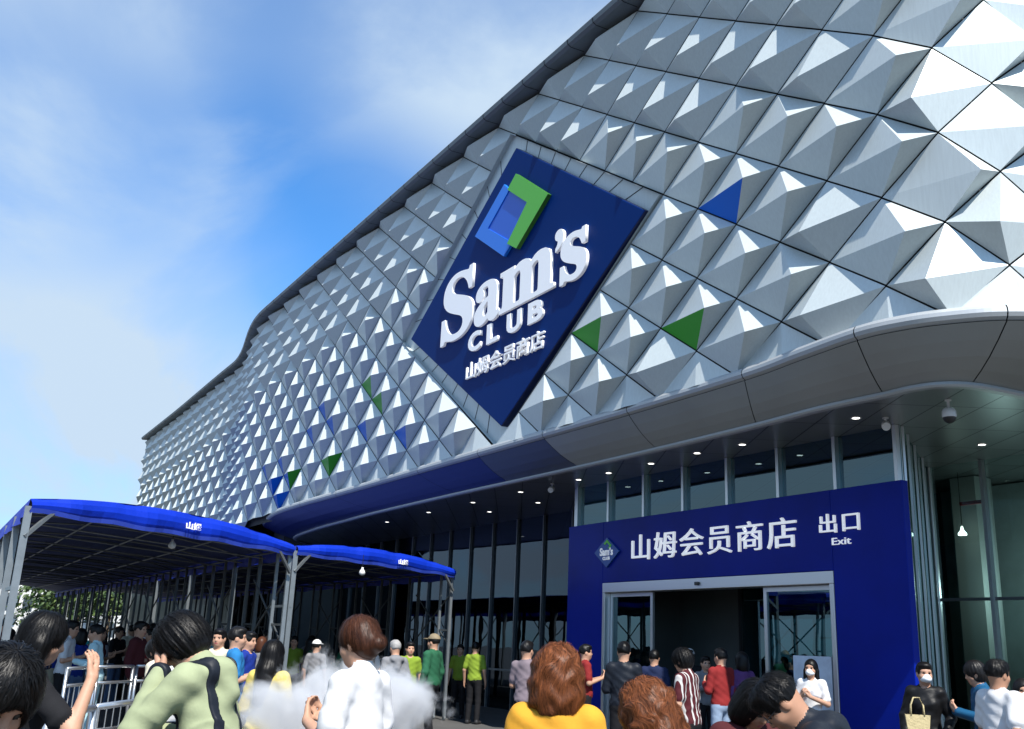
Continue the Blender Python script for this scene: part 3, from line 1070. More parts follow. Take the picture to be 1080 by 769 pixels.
    tx = text_mesh('mark_lettering', '山姆', [M_white], t, (-0.02, 0.30, 0, 0.11), 0, 0.006, embolden=0.03)
    top = roofp(text_u, 0)
    tx.location = c0 - off + nrm * 0.085 + Vector((0, 0, top.z - TZ + TZ - c0.z - 0.24 + 0.0))
    tx.rotation_euler = (0, 0, ang)
    return t


T1 = awning((-13.62, 1.02), (-16.64, 5.43), 33.0, 'long blue awning tent on steel posts at the far left over the queue', [0.04, 1.55, 3.1, 4.7, 6.4, 8.2, 10, 12, 14, 16.5, 19, 22, 25, 28], 0.50, rise=0.19)
T2 = awning((-17.75, 5.87), (-20.10, 10.37), 32.0, 'shorter blue awning tent beside the longer one with its end tucked under the canopy', [0.05, 4, 8, 12, 16, 20, 24, 28, 31], 0.58, rise=0.17, lift=0.1)
for px, d, z in ((169, 15.2, 2.92), (376, 18.6, 2.86)):
    p = at(px, d, z)
    h_ = empty('hanging_lamp', p, 0, 'small white bulb hanging under the longer blue tent' if px < 200 else 'small white bulb hanging under the shorter blue tent', 'hanging lamp')
    a = MB(); a.tube([(0, 0, 0.0), (0, 0, 0.28)], 0.006, 6); a.build('cord', M_black, h_)
    a = MB(); a.lathe([(0, -0.10), (0.045, -0.085), (0.06, -0.05), (0.045, -0.01), (0.02, 0.02), (0.02, 0.05), (0, 0.05)], n=14); a.build('bulb', M_lampw, h_, smooth=True)
# ------------------------------------------------------------------ surroundings: far building, trees
def far_tower(name, loc, rz, w, d, h, label, col):
    t = empty(name, loc, rz, label, 'building')
    m = mat(name + '_wall', col, .8)
    nt = m.node_tree
    b = nt.nodes['Principled BSDF']
    tcn = nt.nodes.new('ShaderNodeTexCoord')
    mpn = nt.nodes.new('ShaderNodeMapping'); mpn.inputs['Rotation'].default_value = (R(90), 0, 0)
    nt.links.new(tcn.outputs['Object'], mpn.inputs[0])
    br = nt.nodes.new('ShaderNodeTexBrick'); br.offset = 0
    br.inputs['Scale'].default_value = 1; br.inputs['Brick Width'].default_value = 2.4; br.inputs['Row Height'].default_value = 3.0
    br.inputs['Mortar Size'].default_value = 0.5; br.inputs['Mortar Smooth'].default_value = 0
    br.inputs['Color1'].default_value = (.02, .03, .04, 1); br.inputs['Color2'].default_value = (.05, .07, .09, 1); br.inputs['Mortar'].default_value = (*col, 1)
    nt.links.new(mpn.outputs[0], br.inputs['Vector']); nt.links.new(br.outputs['Color'], b.inputs['Base Color'])
    a = MB(); a.box(-w / 2, w / 2, -d / 2, d / 2, 0, h); a.build('wall', m, t)
    a = MB(); a.box(-w / 2 - .3, w / 2 + .3, -d / 2 - .3, d / 2 + .3, h + .003, h + 1.0); a.box(-2, 2, -2, 2, h + 1.003, h + 4); a.build('roof', M_fascia, t)
    for k in range(int(w / 6)):
        x = -w / 2 + 3 + 6 * k
        a = MB()
        for fl in range(int(h / 3) - 1):
            a.box(x - 1.2, x + 1.2, d / 2, d / 2 + 1.2, 3 * fl + 3, 3 * fl + 3.9)
        a.build('balcony_stack', m, t)
    return t


def dirp(az, dist):
    v = FWD * math.cos(R(az)) + RGT * math.sin(R(az))
    return (v.x * dist, v.y * dist, 0)


far_tower('apartment_tower', dirp(-84, 85), math.atan2(.575, -.818) , 26, 14, 36, 'tall pale apartment tower across the plaza opposite the shop', (.30, .29, .27))
far_tower('apartment_tower', dirp(-101, 80), math.atan2(.575, -.818), 22, 14, 44, 'tall brown apartment tower standing beside the pale one', (.22, .19, .17))
far_tower('office_block', at(40, 150), yaw(180), 40, 14, 11, 'low white block in the distance beyond the tents', (.62, .62, .60))

M_bark = mat('bark', (0.09, 0.065, 0.045), .9, bump=.5, bscale=8)
M_leafs = [mat('leaf_green', (0.055, 0.10, 0.025), .6), mat('leaf_dark', (0.03, 0.065, 0.018), .6), mat('leaf_light', (0.10, 0.15, 0.035), .6)]


def tree(loc, h, w, label, seed):
    t = empty('broadleaf_tree', loc, 0, label, 'tree', 'trees beyond the tents')
    rd = random.Random(seed)
    tr_ = MB()
    tr_.tube([(0, 0, 0), (0.1, 0, h * .25), (0.0, .1, h * .5), (.1, .05, h * .8)], [.22, .17, .12, .04], 8)
    limbs = []
    for k in range(9):
        a = k * 2.4 + rd.random(); z0 = h * (.28 + .45 * rd.random()); L = w * (.25 + .25 * rd.random())
        e = Vector((math.cos(a) * L, math.sin(a) * L, z0 + h * .16))
        tr_.tube([(0.05, 0, z0), (e.x * .5, e.y * .5, z0 + h * .09), tuple(e)], [.09, .05, .02], 6)
        limbs.append(e)
    tr_.build('trunk', M_bark, t)
    cr = MB()
    for e in limbs + [Vector((rd.uniform(-.3, .3) * w, rd.uniform(-.3, .3) * w, h * rd.uniform(.55, .95))) for _ in range(8)]:
        for _ in range(150):
            d = Vector((rd.gauss(0, 1), rd.gauss(0, 1), rd.gauss(0, .75))) * (w * .12)
            c = e + d
            s = rd.uniform(.10, .22)
            ax = Vector((rd.gauss(0, 1), rd.gauss(0, 1), rd.gauss(0, 1))).normalized()
            bx_ = ax.orthogonal().normalized(); cx_ = ax.cross(bx_)
            cr.face([c - bx_ * s, c + cx_ * s * .5, c + bx_ * s, c - cx_ * s * .5], rd.choice([0, 0, 1, 1, 2]))
    cr.build('crown', M_leafs, t, fix=False)


tree(at(52, 62), 5.2, 4.6, 'small leafy tree seen through the end of the long tent beside its front post', 1)
tree(at(78, 70), 4.6, 4.4, 'lower leafy tree seen through the tent posts right of the first tree', 2)
tree(at(112, 75), 4.8, 5.0, 'dark leafy tree seen through the tent posts furthest right of the three', 3)

# ------------------------------------------------------------------ people: one continuous skin grown round a posed skeleton
def rot(axis, a):
    return np.array(Matrix.Rotation(a, 3, axis))


class Space:
    """rigid frame: p_body = Rm p_local + t"""
    def __init__(s, Rm=np.eye(3), t=np.zeros(3)):
        s.R = Rm; s.t = t

    def fwd(s, p):
        return np.asarray(p) @ s.R.T + s.t

    def inv(s, P):
        return (P - s.t) @ s.R


def about(pivot, Rm, parent=None):
    pivot = np.asarray(pivot, float)
    s = Space(Rm, pivot - Rm @ pivot)
    if parent:
        s = Space(parent.R @ s.R, parent.R @ s.t + parent.t)
    return s


def cone(P, a, b, ra, rb):
    a = np.asarray(a, np.float32); b = np.asarray(b, np.float32)
    ba = b - a
    h = np.clip(((P - a) @ ba) / (ba @ ba + 1e-9), 0, 1)
    d = P - a - h[:, None] * ba
    return np.sqrt((d * d).sum(1)) - (ra + (rb - ra) * h)


def ell(P, c, r):
    q = (P - np.asarray(c, np.float32)) / np.asarray(r, np.float32)
    k = np.sqrt((q * q).sum(1)) + 1e-6
    q2 = q / np.asarray(r, np.float32)
    k2 = np.sqrt((q2 * q2).sum(1)) + 1e-6
    return k * (k - 1) / k2


def smin(a, b, k):
    h = np.maximum(k - np.abs(a - b), 0) / k
    return np.minimum(a, b) - h * h * k * .25


def smax(a, b, k):
    return -smin(-a, -b, k)


def surface_nets(fn, lo, hi, v):
    """mesh of fn < 0 inside the box, sparse two level sampling"""
    lo = np.asarray(lo, float); hi = np.asarray(hi, float)
    B = 4
    nc = np.maximum(np.ceil((hi - lo) / (v * B)).astype(int), 2)
    cc = [lo[a] + (np.arange(nc[a]) + .5) * v * B for a in range(3)]
    G = np.stack(np.meshgrid(*cc, indexing='ij'), -1).reshape(-1, 3).astype(np.float32)
    d = fn(G)
    act = (np.abs(d) < v * B * 1.25).reshape(nc)
    F = np.repeat(np.repeat(np.repeat(d.reshape(nc), B, 0), B, 1), B, 2).astype(np.float32)
    fa = np.repeat(np.repeat(np.repeat(act, B, 0), B, 1), B, 2)
    idx = np.argwhere(fa)
    F[fa] = fn((lo + (idx + .5) * v).astype(np.float32))
    n = F.shape
    neg = F < 0
    cell = np.zeros((n[0] - 1, n[1] - 1, n[2] - 1), np.int8)
    sl_ = lambda o, ax: slice(o, n[ax] - 1 + o)
    for o in np.ndindex(2, 2, 2):
        cell += neg[sl_(o[0], 0), sl_(o[1], 1), sl_(o[2], 2)]
    C = np.argwhere((cell > 0) & (cell < 8))
    vid = -np.ones(cell.shape, np.int64)
    vid[tuple(C.T)] = np.arange(len(C))
    acc = np.zeros((len(C), 3)); cnt = np.zeros(len(C))
    offs = list(np.ndindex(2, 2, 2))
    for a in offs:
        for ax in range(3):
            if a[ax]: continue
            b = list(a); b[ax] = 1; b = tuple(b)
            fa_ = F[tuple((C + a).T)]; fb_ = F[tuple((C + b).T)]
            m = (fa_ < 0) != (fb_ < 0)
            t = np.where(m, fa_ / (fa_ - fb_ + 1e-12), 0)
            p = np.array(a, float)[None] + np.zeros((len(C), 3)); p[:, ax] += t
            acc[m] += p[m]; cnt[m] += 1
    V = lo + (C + acc / np.maximum(cnt, 1)[:, None] + .5) * v
    quads = []
    for ax in range(3):
        b1, b2 = (ax + 1) % 3, (ax + 2) % 3
        s0 = [slice(1, n[k] - 1) for k in range(3)]; s0[ax] = slice(0, n[ax] - 1)
        s1 = list(s0); s1[ax] = slice(1, n[ax])
        na = neg[tuple(s0)]; nb = neg[tuple(s1)]
        E = np.argwhere(na != nb)
        base = np.array([s.start for s in s0]); E = E + base
        sgn = neg[tuple(E.T)]
        def ci(d1, d2):
            q = E.copy(); q[:, b1] += d1; q[:, b2] += d2
            return vid[tuple(q.T)]
        q = np.stack([ci(-1, -1), ci(0, -1), ci(0, 0), ci(-1, 0)], 1)
        q[~sgn] = q[~sgn][:, ::-1]
        quads.append(q)
    Q = np.concatenate(quads)
    Q = Q[(Q >= 0).all(1)]
    return V, Q


def np_mesh(name, V, Q, mats, mi=None, smooth=True):
    me = bpy.data.meshes.new(name)
    me.vertices.add(len(V)); me.vertices.foreach_set('co', np.asarray(V, np.float32).ravel())
    me.loops.add(Q.size); me.loops.foreach_set('vertex_index', Q.ravel().astype(np.int32))
    me.polygons.add(len(Q)); me.polygons.foreach_set('loop_start', np.arange(0, Q.size, Q.shape[1], dtype=np.int32))
    for m in mats: me.materials.append(m)
    if mi is not None: me.polygons.foreach_set('material_index', np.asarray(mi, np.int32))
    me.polygons.foreach_set('use_smooth', [smooth] * len(Q))
    me.update(calc_edges=True)
    me.validate()
    o = bpy.data.objects.new(name, me)
    COL.objects.link(o)
    return o


M_skin = mat('skin', (0.48, 0.27, 0.18), .55, var=.06, vscale=12, spec=.35)
M_skin2 = mat('skin_tan', (0.38, 0.20, 0.125), .55, var=.06, vscale=12, spec=.35)
M_eye = mat('eye_dark', (0.015, 0.01, 0.008), .2)
M_lips = mat('lips', (0.34, 0.10, 0.09), .5)
M_hairb = mat('hair_black', (0.004, 0.0035, 0.0035), .42, spec=.22, bump=.08, bscale=40, stretch=(5, 5, .4))
M_hairbr = mat('hair_brown', (0.050, 0.018, 0.009), .42, spec=.22, bump=.08, bscale=40, stretch=(5, 5, .4))
M_hairau = mat('hair_auburn', (0.13, 0.042, 0.015), .45, spec=.22, bump=.08, bscale=40, stretch=(5, 5, .4))
M_hairg = mat('hair_grey', (0.32, 0.31, 0.30), .5, spec=.22, bump=.08, bscale=40, stretch=(5, 5, .4))
M_shoe = mat('shoe_dark', (0.03, 0.03, 0.032), .5)
M_shoew = mat('shoe_white', (0.6, 0.6, 0.6), .5)
for m_ in (M_hairb, M_hairbr, M_hairau):
    nt = m_.node_tree; b_ = nt.nodes['Principled BSDF']
    gi = nt.nodes.new('ShaderNodeNewGeometry'); mr_ = nt.nodes.new('ShaderNodeMapRange')
    mr_.inputs['To Min'].default_value = .45; mr_.inputs['To Max'].default_value = 2.1
    nt.links.new(gi.outputs['Random Per Island'], mr_.inputs['Value'])
    hs_ = nt.nodes.new('ShaderNodeHueSaturation'); hs_.inputs['Color'].default_value = b_.inputs['Base Color'].default_value
    nt.links.new(mr_.outputs[0], hs_.inputs['Value']); nt.links.new(hs_.outputs[0], b_.inputs['Base Color'])
CLOTH = {}


def cloth(name, col, rough=.85, stripes=None):
    if name not in CLOTH:
        m = mat('cloth_' + name, col, rough, bump=.35, bscale=9, var=.10, vscale=5, spec=.2)
        if stripes:
            nt = m.node_tree; b = nt.nodes['Principled BSDF']
            t = nt.nodes.new('ShaderNodeTexCoord'); wv = nt.nodes.new('ShaderNodeTexWave')
            wv.bands_direction = stripes[1]; wv.inputs['Scale'].default_value = stripes[2]; wv.inputs['Distortion'].default_value = .4
            cr = nt.nodes.new('ShaderNodeValToRGB'); cr.color_ramp.interpolation = 'CONSTANT'
            cr.color_ramp.elements[0].color = (*col, 1); cr.color_ramp.elements[1].color = (*stripes[0], 1); cr.color_ramp.elements[1].position = stripes[3]
            nt.links.new(t.outputs['Object'], wv.inputs['Vector']); nt.links.new(wv.outputs['Fac'], cr.inputs[0]); nt.links.new(cr.outputs[0], b.inputs['Base Color'])
        CLOTH[name] = m
    return CLOTH[name]


ARMS = {  # elbow, wrist, finger direction, palm normal (right arm; body frame, 1.70 m tall)
    'down': ((.235, -.03, 1.11), (.25, .04, .87), (0, .12, -1), (-1, 0, 0)),
    'phone': ((.225, .02, 1.11), (.07, .28, 1.20), (-.45, .35, .75), (-.5, -.8, 0)),
    'face': ((.22, .24, 1.22), (.09, .145, 1.45), (-.15, -.1, 1), (-1, -.3, 0)),
    'raised': ((.27, .22, 1.17), (.19, .27, 1.42), (-.3, -.1, 1), (-.8, -.5, 0)),
    'back': ((.27, -.14, 1.12), (.15, -.19, .98), (-1, .05, -.2), (0, 1, .2)),
    'pocket': ((.27, -.08, 1.13), (.22, .07, .95), (-.15, .6, -.8), (-1, 0, 0)),
    'fold': ((.25, .06, 1.12), (.02, .22, 1.15), (-1, .1, .05), (0, -1, 0)),
    'bag': ((.25, -.05, 1.11), (.20, .14, .97), (-.1, .5, -.85), (-1, 0, 0)),
}


class Person:
    def __init__(s, height=1.65, lean=0, hpitch=0, hyaw=0, arms=('down', 'down'), sleeve='short', fem=False, bulk=1.0, hood=False, seed=0, skirt=False, loose=0.0, stride=0.0):
        s.k = height / 1.70
        s.rd = np.random.default_rng(seed)
        s.body = Space()
        s.up = about((0, 0, .95), rot('X', -R(lean)))          # upper body
        s.head = about((0, -.005, 1.455), rot('Z', -R(hyaw)) @ rot('X', -R(hpitch)), s.up)
        s.arms = arms; s.sleeve = sleeve; s.fem = fem; s.bulk = bulk; s.hood = hood; s.loose = loose; s.stride = stride
        s.ph = s.rd.uniform(0, 6, 12)

    # --- groups
    def skin(s, P, coarse=False):
        H = s.head.inv(P)
        d = ell(H, (0, -.012, 1.605), (.076, .095, .098))
        d = smin(d, ell(H, (0, .022, 1.535), (.060, .066, .072)), .05)
        d = smin(d, ell(H, (0, .052, 1.497), (.030, .028, .022)), .04)       # chin
        d = smin(d, cone(H, (-.034, .062, 1.612), (.034, .062, 1.612), .022, .022), .03)   # brow
        for sx in (-1, 1):
            d = smax(d, -ell(H, (sx * .032, .096, 1.587), (.019, .018, .012)), .018)
            d = smin(d, ell(H, (sx * .040, .055, 1.548), (.026, .026, .024)), .03)
            d = smin(d, ell(H, (sx * .079, -.008, 1.572), (.010, .021, .031)), .008)
        d = smin(d, cone(H, (0, .080, 1.592), (0, .101, 1.556), .008, .013), .018)
        d = smin(d, ell(H, (0, .080, 1.521), (.024, .014, .011)), .015)
        U = s.up.inv(P)
        nb = s.head.fwd(np.array([0, -.015, 1.535])); nbu = s.up.inv(nb[None])[0]
        nr = .050 if s.fem else .058
        d = smin(d, cone(U, (0, -.02, 1.38), nbu, nr + .012, nr), .035)
        d = smin(d, ell(U, (0, 0, 1.36), (.13, .07, .06)), .05)
        for sd, nm in ((1, s.arms[1]), (-1, s.arms[0])):
            if nm is None: continue
            e, w, fd, pn = [np.array(q, float) * ([sd, 1, 1]) for q in ARMS[nm]]
            d = np.minimum(d, s.armskin(U, sd, e, w, fd, pn))
        return d

    def armskin(s, U, sd, e, w, fd, pn):
        sh = np.array([sd * (.165 if s.fem else .18), -.005, 1.385])
        d = cone(U, sh, e, .047, .040)
        d = smin(d, cone(U, e, w, .040, .027), .02)
        fd = fd / np.linalg.norm(fd); pn = pn - fd * (pn @ fd); pn = pn / np.linalg.norm(pn)
        ac = np.cross(fd, pn)
        if ac @ np.array([0, 1, .3]) < 0: ac = -ac       # towards the thumb
        c = w + fd * .045
        d = smin(d, cone(U, w + fd * .012 + ac * .012, w + fd * .075 + ac * .020, .018, .015), .015)
        d = smin(d, cone(U, w + fd * .012 - ac * .012, w + fd * .070 - ac * .022, .018, .014), .015)
        for j, (o, L) in enumerate(((.028, .068), (.010, .078), (-.009, .072), (-.026, .055))):
            b = w + fd * .080 + ac * o
            m = b + fd * L * .5 + pn * .008 + ac * o * .12
            t = m + fd * L * .40 + pn * .026
            d = smin(d, cone(U, b, m, .0095, .0088), .006)
            d = smin(d, cone(U, m, t, .0088, .0072), .004)
        tb = w + fd * .022 + ac * .026 + pn * .01
        tm = tb + fd * .032 + ac * .022 + pn * .014
        tt = tm + fd * .030 + ac * .004 + pn * .012
        d = smin(d, cone(U, tb, tm, .012, .0105), .010)
        d = smin(d, cone(U, tm, tt, .0105, .008), .005)
        return d

    def folds(s, U, a):
        """narrow creases that run round the waist, under the arms and down the back"""
        p = s.ph
        x, y, z = U[:, 0], U[:, 1], U[:, 2]
        w1 = 1.8 * np.sin(x * 9 + p[0]) + 1.2 * np.sin(y * 12 + z * 5 + p[1])
        r1 = (1 - np.abs(np.sin(z * 19 + 7 * x + w1 + p[2]))) ** 2.5
        r2 = (1 - np.abs(np.sin(z * 15 - 11 * x + 1.6 * np.sin(z * 7 + y * 8 + p[3]) + p[4]))) ** 2.5
        m1 = np.clip(np.sin(x * 7 + z * 6 + p[5]) + .3, 0, 1); m2 = np.clip(np.sin(x * 5 - z * 8 + p[6]) + .2, 0, 1)
        low = np.clip((1.34 - z) * 5, .25, 1)
        return -a * (1.2 * r1 * m1 + 1.2 * r2 * m2) * low + .25 * a * np.sin(z * 63 + x * 37 - y * 29 + p[7])

    def top(s, P):
        U = s.up.inv(P); b = s.bulk; L = s.loose
        cw = .145 if s.fem else .165
        d = ell(U, (0, .0, 1.25), (cw * b, .105 * b, .21))
        d = smin(d, ell(U, (0, .005, 1.02), ((.128 if s.fem else .148) * b + L, .102 * b + L, .20)), .09)
        d = smin(d, ell(U, (0, .0, .93), (.155 * b + L, .112 * b + L, .10)), .08)
        sw = .135 if s.fem else .155
        d = smin(d, cone(U, (-sw, -.005, 1.375), (sw, -.005, 1.375), .060 * b, .060 * b), .06)
        d = smin(d, cone(U, (0, -.025, 1.40), (0, -.012, 1.452), .075, .064), .04)
        if s.fem:
            for sx in (-1, 1):
                d = smin(d, ell(U, (sx * .065, .075, 1.25), (.06, .05, .06)), .06)
        if s.hood:
            d = smin(d, cone(U, (-.075, -.085, 1.40), (.075, -.085, 1.40), .050, .050), .04)
            d = smin(d, cone(U, (0, -.11, 1.38), (0, -.12, 1.28), .062, .05), .05)
        d = smax(d, -(U[:, 2] - .875), .012)
        # neck opening
        d = smax(d, -cone(U, (0, .012, 1.44), (0, .03, 1.60), .058, .07), .01)
        for sd, nm in ((1, s.arms[1]), (-1, s.arms[0])):
            if nm is None: continue
            e, w, fd, pn = [np.array(q, float) * ([sd, 1, 1]) for q in ARMS[nm]]
            sh = np.array([sd * (.150 if s.fem else .165), -.005, 1.378])
            if s.sleeve == 'none':
                continue
            if s.sleeve == 'short':
                q = sh + (e - sh) * .72
                d = smin(d, cone(U, sh, q, .064 * b, .062 * b + L * .5), .035)
            else:
                d = smin(d, cone(U, sh, e, .063 * b + L * .3, .055 * b + L * .4), .035)
                q = e + (w - e) * .96
                d = smin(d, cone(U, e, q, .055 * b + L * .4, .042 * b + L * .2), .02)
        return d + s.folds(U, .0075)

    def bottom(s, P):
        b = min(s.bulk, 1.08)
        d = ell(P, (0, -.005, .92), (.152 * b, .115 * b, .13))
        for sx in (-1, 1):
            st = s.stride * sx
            hip = (sx * .085, 0, .88); kn = (sx * .10, .02 + st * .5, .48); an = (sx * .105, -.02 + st, .09)
            d = smin(d, cone(P, hip, kn, .088 * b, .066 * b), .03)
            d = smin(d, cone(P, kn, an, .066 * b, .054 * b), .03)
        d = smax(d, P[:, 2] - 1.0, .01)
        return d + s.folds(P, .003)

    def shoes(s, P):
        d = None
        for sx in (-1, 1):
            st = s.stride * sx
            q = cone(P, (sx * .107, -.035 + st, .047), (sx * .118, .15 + st, .032), .046, .036)
            q = smin(q, cone(P, (sx * .107, -.03 + st, .05), (sx * .106, -.02 + st, .11), .046, .05), .02)
            q = smax(q, -(P[:, 2] - .004), .006)
            d = q if d is None else np.minimum(d, q)
        return d

    def eyes(s, P):
        H = s.head.inv(P)
        d = ell(H, (-.032, .079, 1.588), (.014, .008, .0075))
        return np.minimum(d, ell(H, (.032, .079, 1.588), (.014, .008, .0075)))

    def mouth(s, P):
        H = s.head.inv(P)
        return ell(H, (0, .086, 1.520), (.021, .012, .0085))

    def all(s, P):
        g = [s.skin(P), s.top(P), s.bottom(P), s.shoes(P)]
        d = np.minimum(np.minimum(g[0], g[1]), np.minimum(g[2], g[3]))
        return d

    def build(s, name, v, mats, root):
        """mats: skin, top, bottom, shoes"""
        Hc = s.head.fwd(np.array([0, 0, 1.58])); ex = [(-.42, -.35, 0), (.42, .42, 1.0)]
        lo = np.minimum(ex[0], Hc - .22); hi = np.maximum(ex[1], Hc + .22)
        for sd, nm in ((1, s.arms[1]), (-1, s.arms[0])):
            if nm:
                for q in ARMS[nm][:2]:
                    p = s.up.fwd(np.array(q) * [sd, 1, 1]); lo = np.minimum(lo, p - .2); hi = np.maximum(hi, p + .2)
        lo[2] = -.01
        V, Q = surface_nets(s.all, lo, hi, v)
        c = V[Q].mean(1).astype(np.float32)
        g = np.stack([s.skin(c), s.top(c), s.bottom(c), s.shoes(c), s.eyes(c) - .0005, s.mouth(c) - .0005], 1)
        mi = g[:, :4].argmin(1)
        mi = np.where((mi == 0) & (g[:, 4] < .003), 4, mi)
        mi = np.where((mi == 0) & (g[:, 5] < .002), 5, mi)
        o = np_mesh('body', V * s.k, Q, list(mats) + [M_eye, M_lips], mi)
        o.name = name
        o.parent = root
        return o

    def part(s, name, fn, v, m, root, lo=None, hi=None, space='head'):
        sp = s.head if space == 'head' else s.up
        c = sp.fwd(np.array([0, 0, 1.55 if space == 'head' else 1.2]))
        lo = c - .36 if lo is None else sp.fwd(np.array([lo, hi, (lo[0], lo[1], hi[2]), (hi[0], lo[1], lo[2]), (lo[0], hi[1], lo[2]), (hi[0], hi[1], lo[2]), (lo[0], hi[1], hi[2]), (hi[0], lo[1], hi[2])], float)).min(0) if True else lo
        hi = c + .36 if hi is None else sp.fwd(np.array([s._lo, hi])).max(0) if False else (c + .36 if hi is None else c + .45)
        V, Q = surface_nets(lambda P: fn(sp.inv(P)), lo, hi, v)
        if len(Q) == 0:
            return None
        o = np_mesh(name, V * s.k, Q, [m])
        o.parent = root
        return o

    # --- hair
    def hair_fn(s, style):
        ph = s.ph
        def cut(H):
            c = ell(H, (0, .115, 1.545), (.072, .075, .098))
            if style in ('long', 'bob', 'curly', 'bun', 'wave'):
                c = np.minimum(c, ell(H, (0, .09, 1.48), (.062, .085, .10)))
            return c
        def strandy(H, a):
            ang = np.arctan2(H[:, 0], -(H[:, 1] + .01))
            return (.5 if style in ('short', 'mop') else .12) * a * (np.sin(ang * 17 + 1.2 * np.sin(H[:, 2] * 9 + ph[0]) + ph[1]) + .6 * np.sin(ang * 41 + ph[2] + 2 * H[:, 2]))
        def f_(H):
            base = ell(H, (0, -.014, 1.612), (.088, .107, .108))
            if style == 'short':
                d = base + strandy(H, .0026) + .0035 * np.sin(H[:, 0] * 47 + ph[4] + 2 * np.sin(H[:, 2] * 31)) * np.sin(H[:, 1] * 43 + ph[5] + H[:, 2] * 29)
                d = smax(d, -(H[:, 2] - 1.545 + .25 * np.minimum(H[:, 1] + .02, 0)), .02)
                d = smin(d, ell(H, (0, .035, 1.672), (.072, .065, .035)), .03)
                d = smax(d, -cut(H), .012)
                for sx in (-1, 1):
                    d = smax(d, -ell(H, (sx * .085, .0, 1.56), (.02, .03, .035)), .01)
                return d
            if style == 'mop':
                d = ell(H, (0, -.012, 1.608), (.100, .118, .118))
                d = smin(d, ell(H, (0, -.03, 1.55), (.092, .095, .095)), .03) + strandy(H, .004)
                c = ell(H, (0, .125, 1.535), (.068, .068, .070))
                d = smax(d, -c, .015)
                d = smax(d, -(H[:, 2] - 1.475), .02)
                for sx in (-1, 1):
                    d = smax(d, -ell(H, (sx * .095, .015, 1.555), (.025, .022, .03)), .012)
                return d
            if style == 'bun':
                d = base + strandy(H, .002)
                d = smin(d, ell(H, (0, -.06, 1.555), (.072, .06, .07)), .04)
                d = smin(d, ell(H, (.0, -.125, 1.555), (.045, .045, .042)), .02) + strandy(H, .003)
                return smax(d, -cut(H), .012)
            if style == 'bob':
                d = ell(H, (0, -.014, 1.600), (.100, .116, .122))
                d = smin(d, ell(H, (0, -.035, 1.50), (.108, .090, .10)), .05) + strandy(H, .0045)
                d = smax(d, -(H[:, 2] - 1.425 + .01 * np.sin(H[:, 0] * 60 + ph[3])), .012)
                return smax(d, -cut(H), .012)
            if style == 'long':
                d = ell(H, (0, -.014, 1.606), (.094, .112, .114))
                d = smin(d, ell(H, (0, -.045, 1.46), (.100, .070, .16)), .05)
                d = smin(d, cone(H, (0, -.07, 1.42), (0, -.085, 1.16), .085, .055), .05)
                for sx in (-1, 1):
                    d = smin(d, cone(H, (sx * .085, -.01, 1.55), (sx * .098, .03, 1.28), .030, .016), .03)
                d = d + strandy(H, .006)
                return smax(d, -cut(H), .012)
            if style in ('wave', 'curly'):
                d = ell(H, (0, -.018, 1.606), (.110, .126, .122))
                d = smin(d, ell(H, (0, -.04, 1.49), (.125, .095, .13)), .06)
                a = .007 if style == 'curly' else .005
                x, y, z = H[:, 0], H[:, 1], H[:, 2]
                d = d + a * (np.sin(x * 61 + ph[0] + 2 * np.sin(z * 33)) * np.sin(y * 57 + ph[1]) + np.sin(z * 66 + 2 * np.sin(x * 41) + ph[2]) * .8) + strandy(H, .004)
                d = smax(d, -(H[:, 2] - 1.38), .02)
                return smax(d, -cut(H), .012)
            return base
        return f_

    def hair(s, style, v, m, root, strands=0):
        fn = s.hair_fn(style)
        zl = {'long': 1.05, 'short': 1.44, 'mop': 1.42, 'bun': 1.42}.get(style, 1.33)
        cs = np.array([(x, y, z) for x in (-.19, .19) for y in (-.22, .17) for z in (zl, 1.76)])
        w = s.head.fwd(cs)
        V, Q = surface_nets(lambda P: fn(s.head.inv(P)), w.min(0), w.max(0), v)
        o = np_mesh('hair', V * s.k, Q, [m]); o.parent = root
        if strands:
            s.strands(fn, strands, style, m, o)
        return o

    def strands(s, fn, n, style, m, parent):
        rd = s.rd
        crown = np.array([0.01, -.03, 1.715])
        a = rd.uniform(0, 2 * np.pi, n); rr_ = np.sqrt(rd.uniform(0, 1, n))
        # start anywhere on the cap
        th = rr_ * 1.45
        p = np.array([0, -.014, 1.606]) + .13 * np.stack([np.sin(th) * np.cos(a), np.sin(th) * np.sin(a), np.cos(th)], 1)
        def grad(q):
            e = .002
            g = np.stack([fn((q + d).astype(np.float32)) - fn((q - d).astype(np.float32)) for d in np.eye(3) * e], 1)
            return g / (np.linalg.norm(g, axis=1, keepdims=True) + 1e-9)
        for _ in range(4):
            p = p - grad(p) * (fn(p.astype(np.float32)) - .002)[:, None]
        steps = {'short': 4, 'mop': 8, 'bun': 6}.get(style, 16)
        path = [p.copy()]
        dirs0 = (p - crown); dirs0[:, 2] *= .3
        jit = rd.normal(0, .55 if style in ('short', 'mop') else .28, (n, 3))
        lift = .0015 + np.minimum(rd.exponential(.0040 if style in ('short', 'mop') else .0024, n), .013)
        for k in range(steps):
            g = grad(p)
            d = dirs0 / (np.linalg.norm(dirs0, axis=1, keepdims=True) + 1e-6) * max(0, .8 - .2 * k) + np.array([0, 0, -1.0]) + jit
            if style in ('wave', 'curly'):
                d = d + .6 * np.sin(p[:, [1, 2, 0]] * 70 + s.ph[:3])
            d = d - g * (d * g).sum(1, keepdims=True)
            d /= np.linalg.norm(d, axis=1, keepdims=True) + 1e-6
            p = p + d * .016
            sd = fn(p.astype(np.float32))
            p = p - g * (np.clip(sd, -.02, .02) - lift)[:, None]
            path.append(p.copy())
        path = np.stack(path, 1)                       # n, steps+1, 3
        # keep only strands that stay off the face
        Hf = path
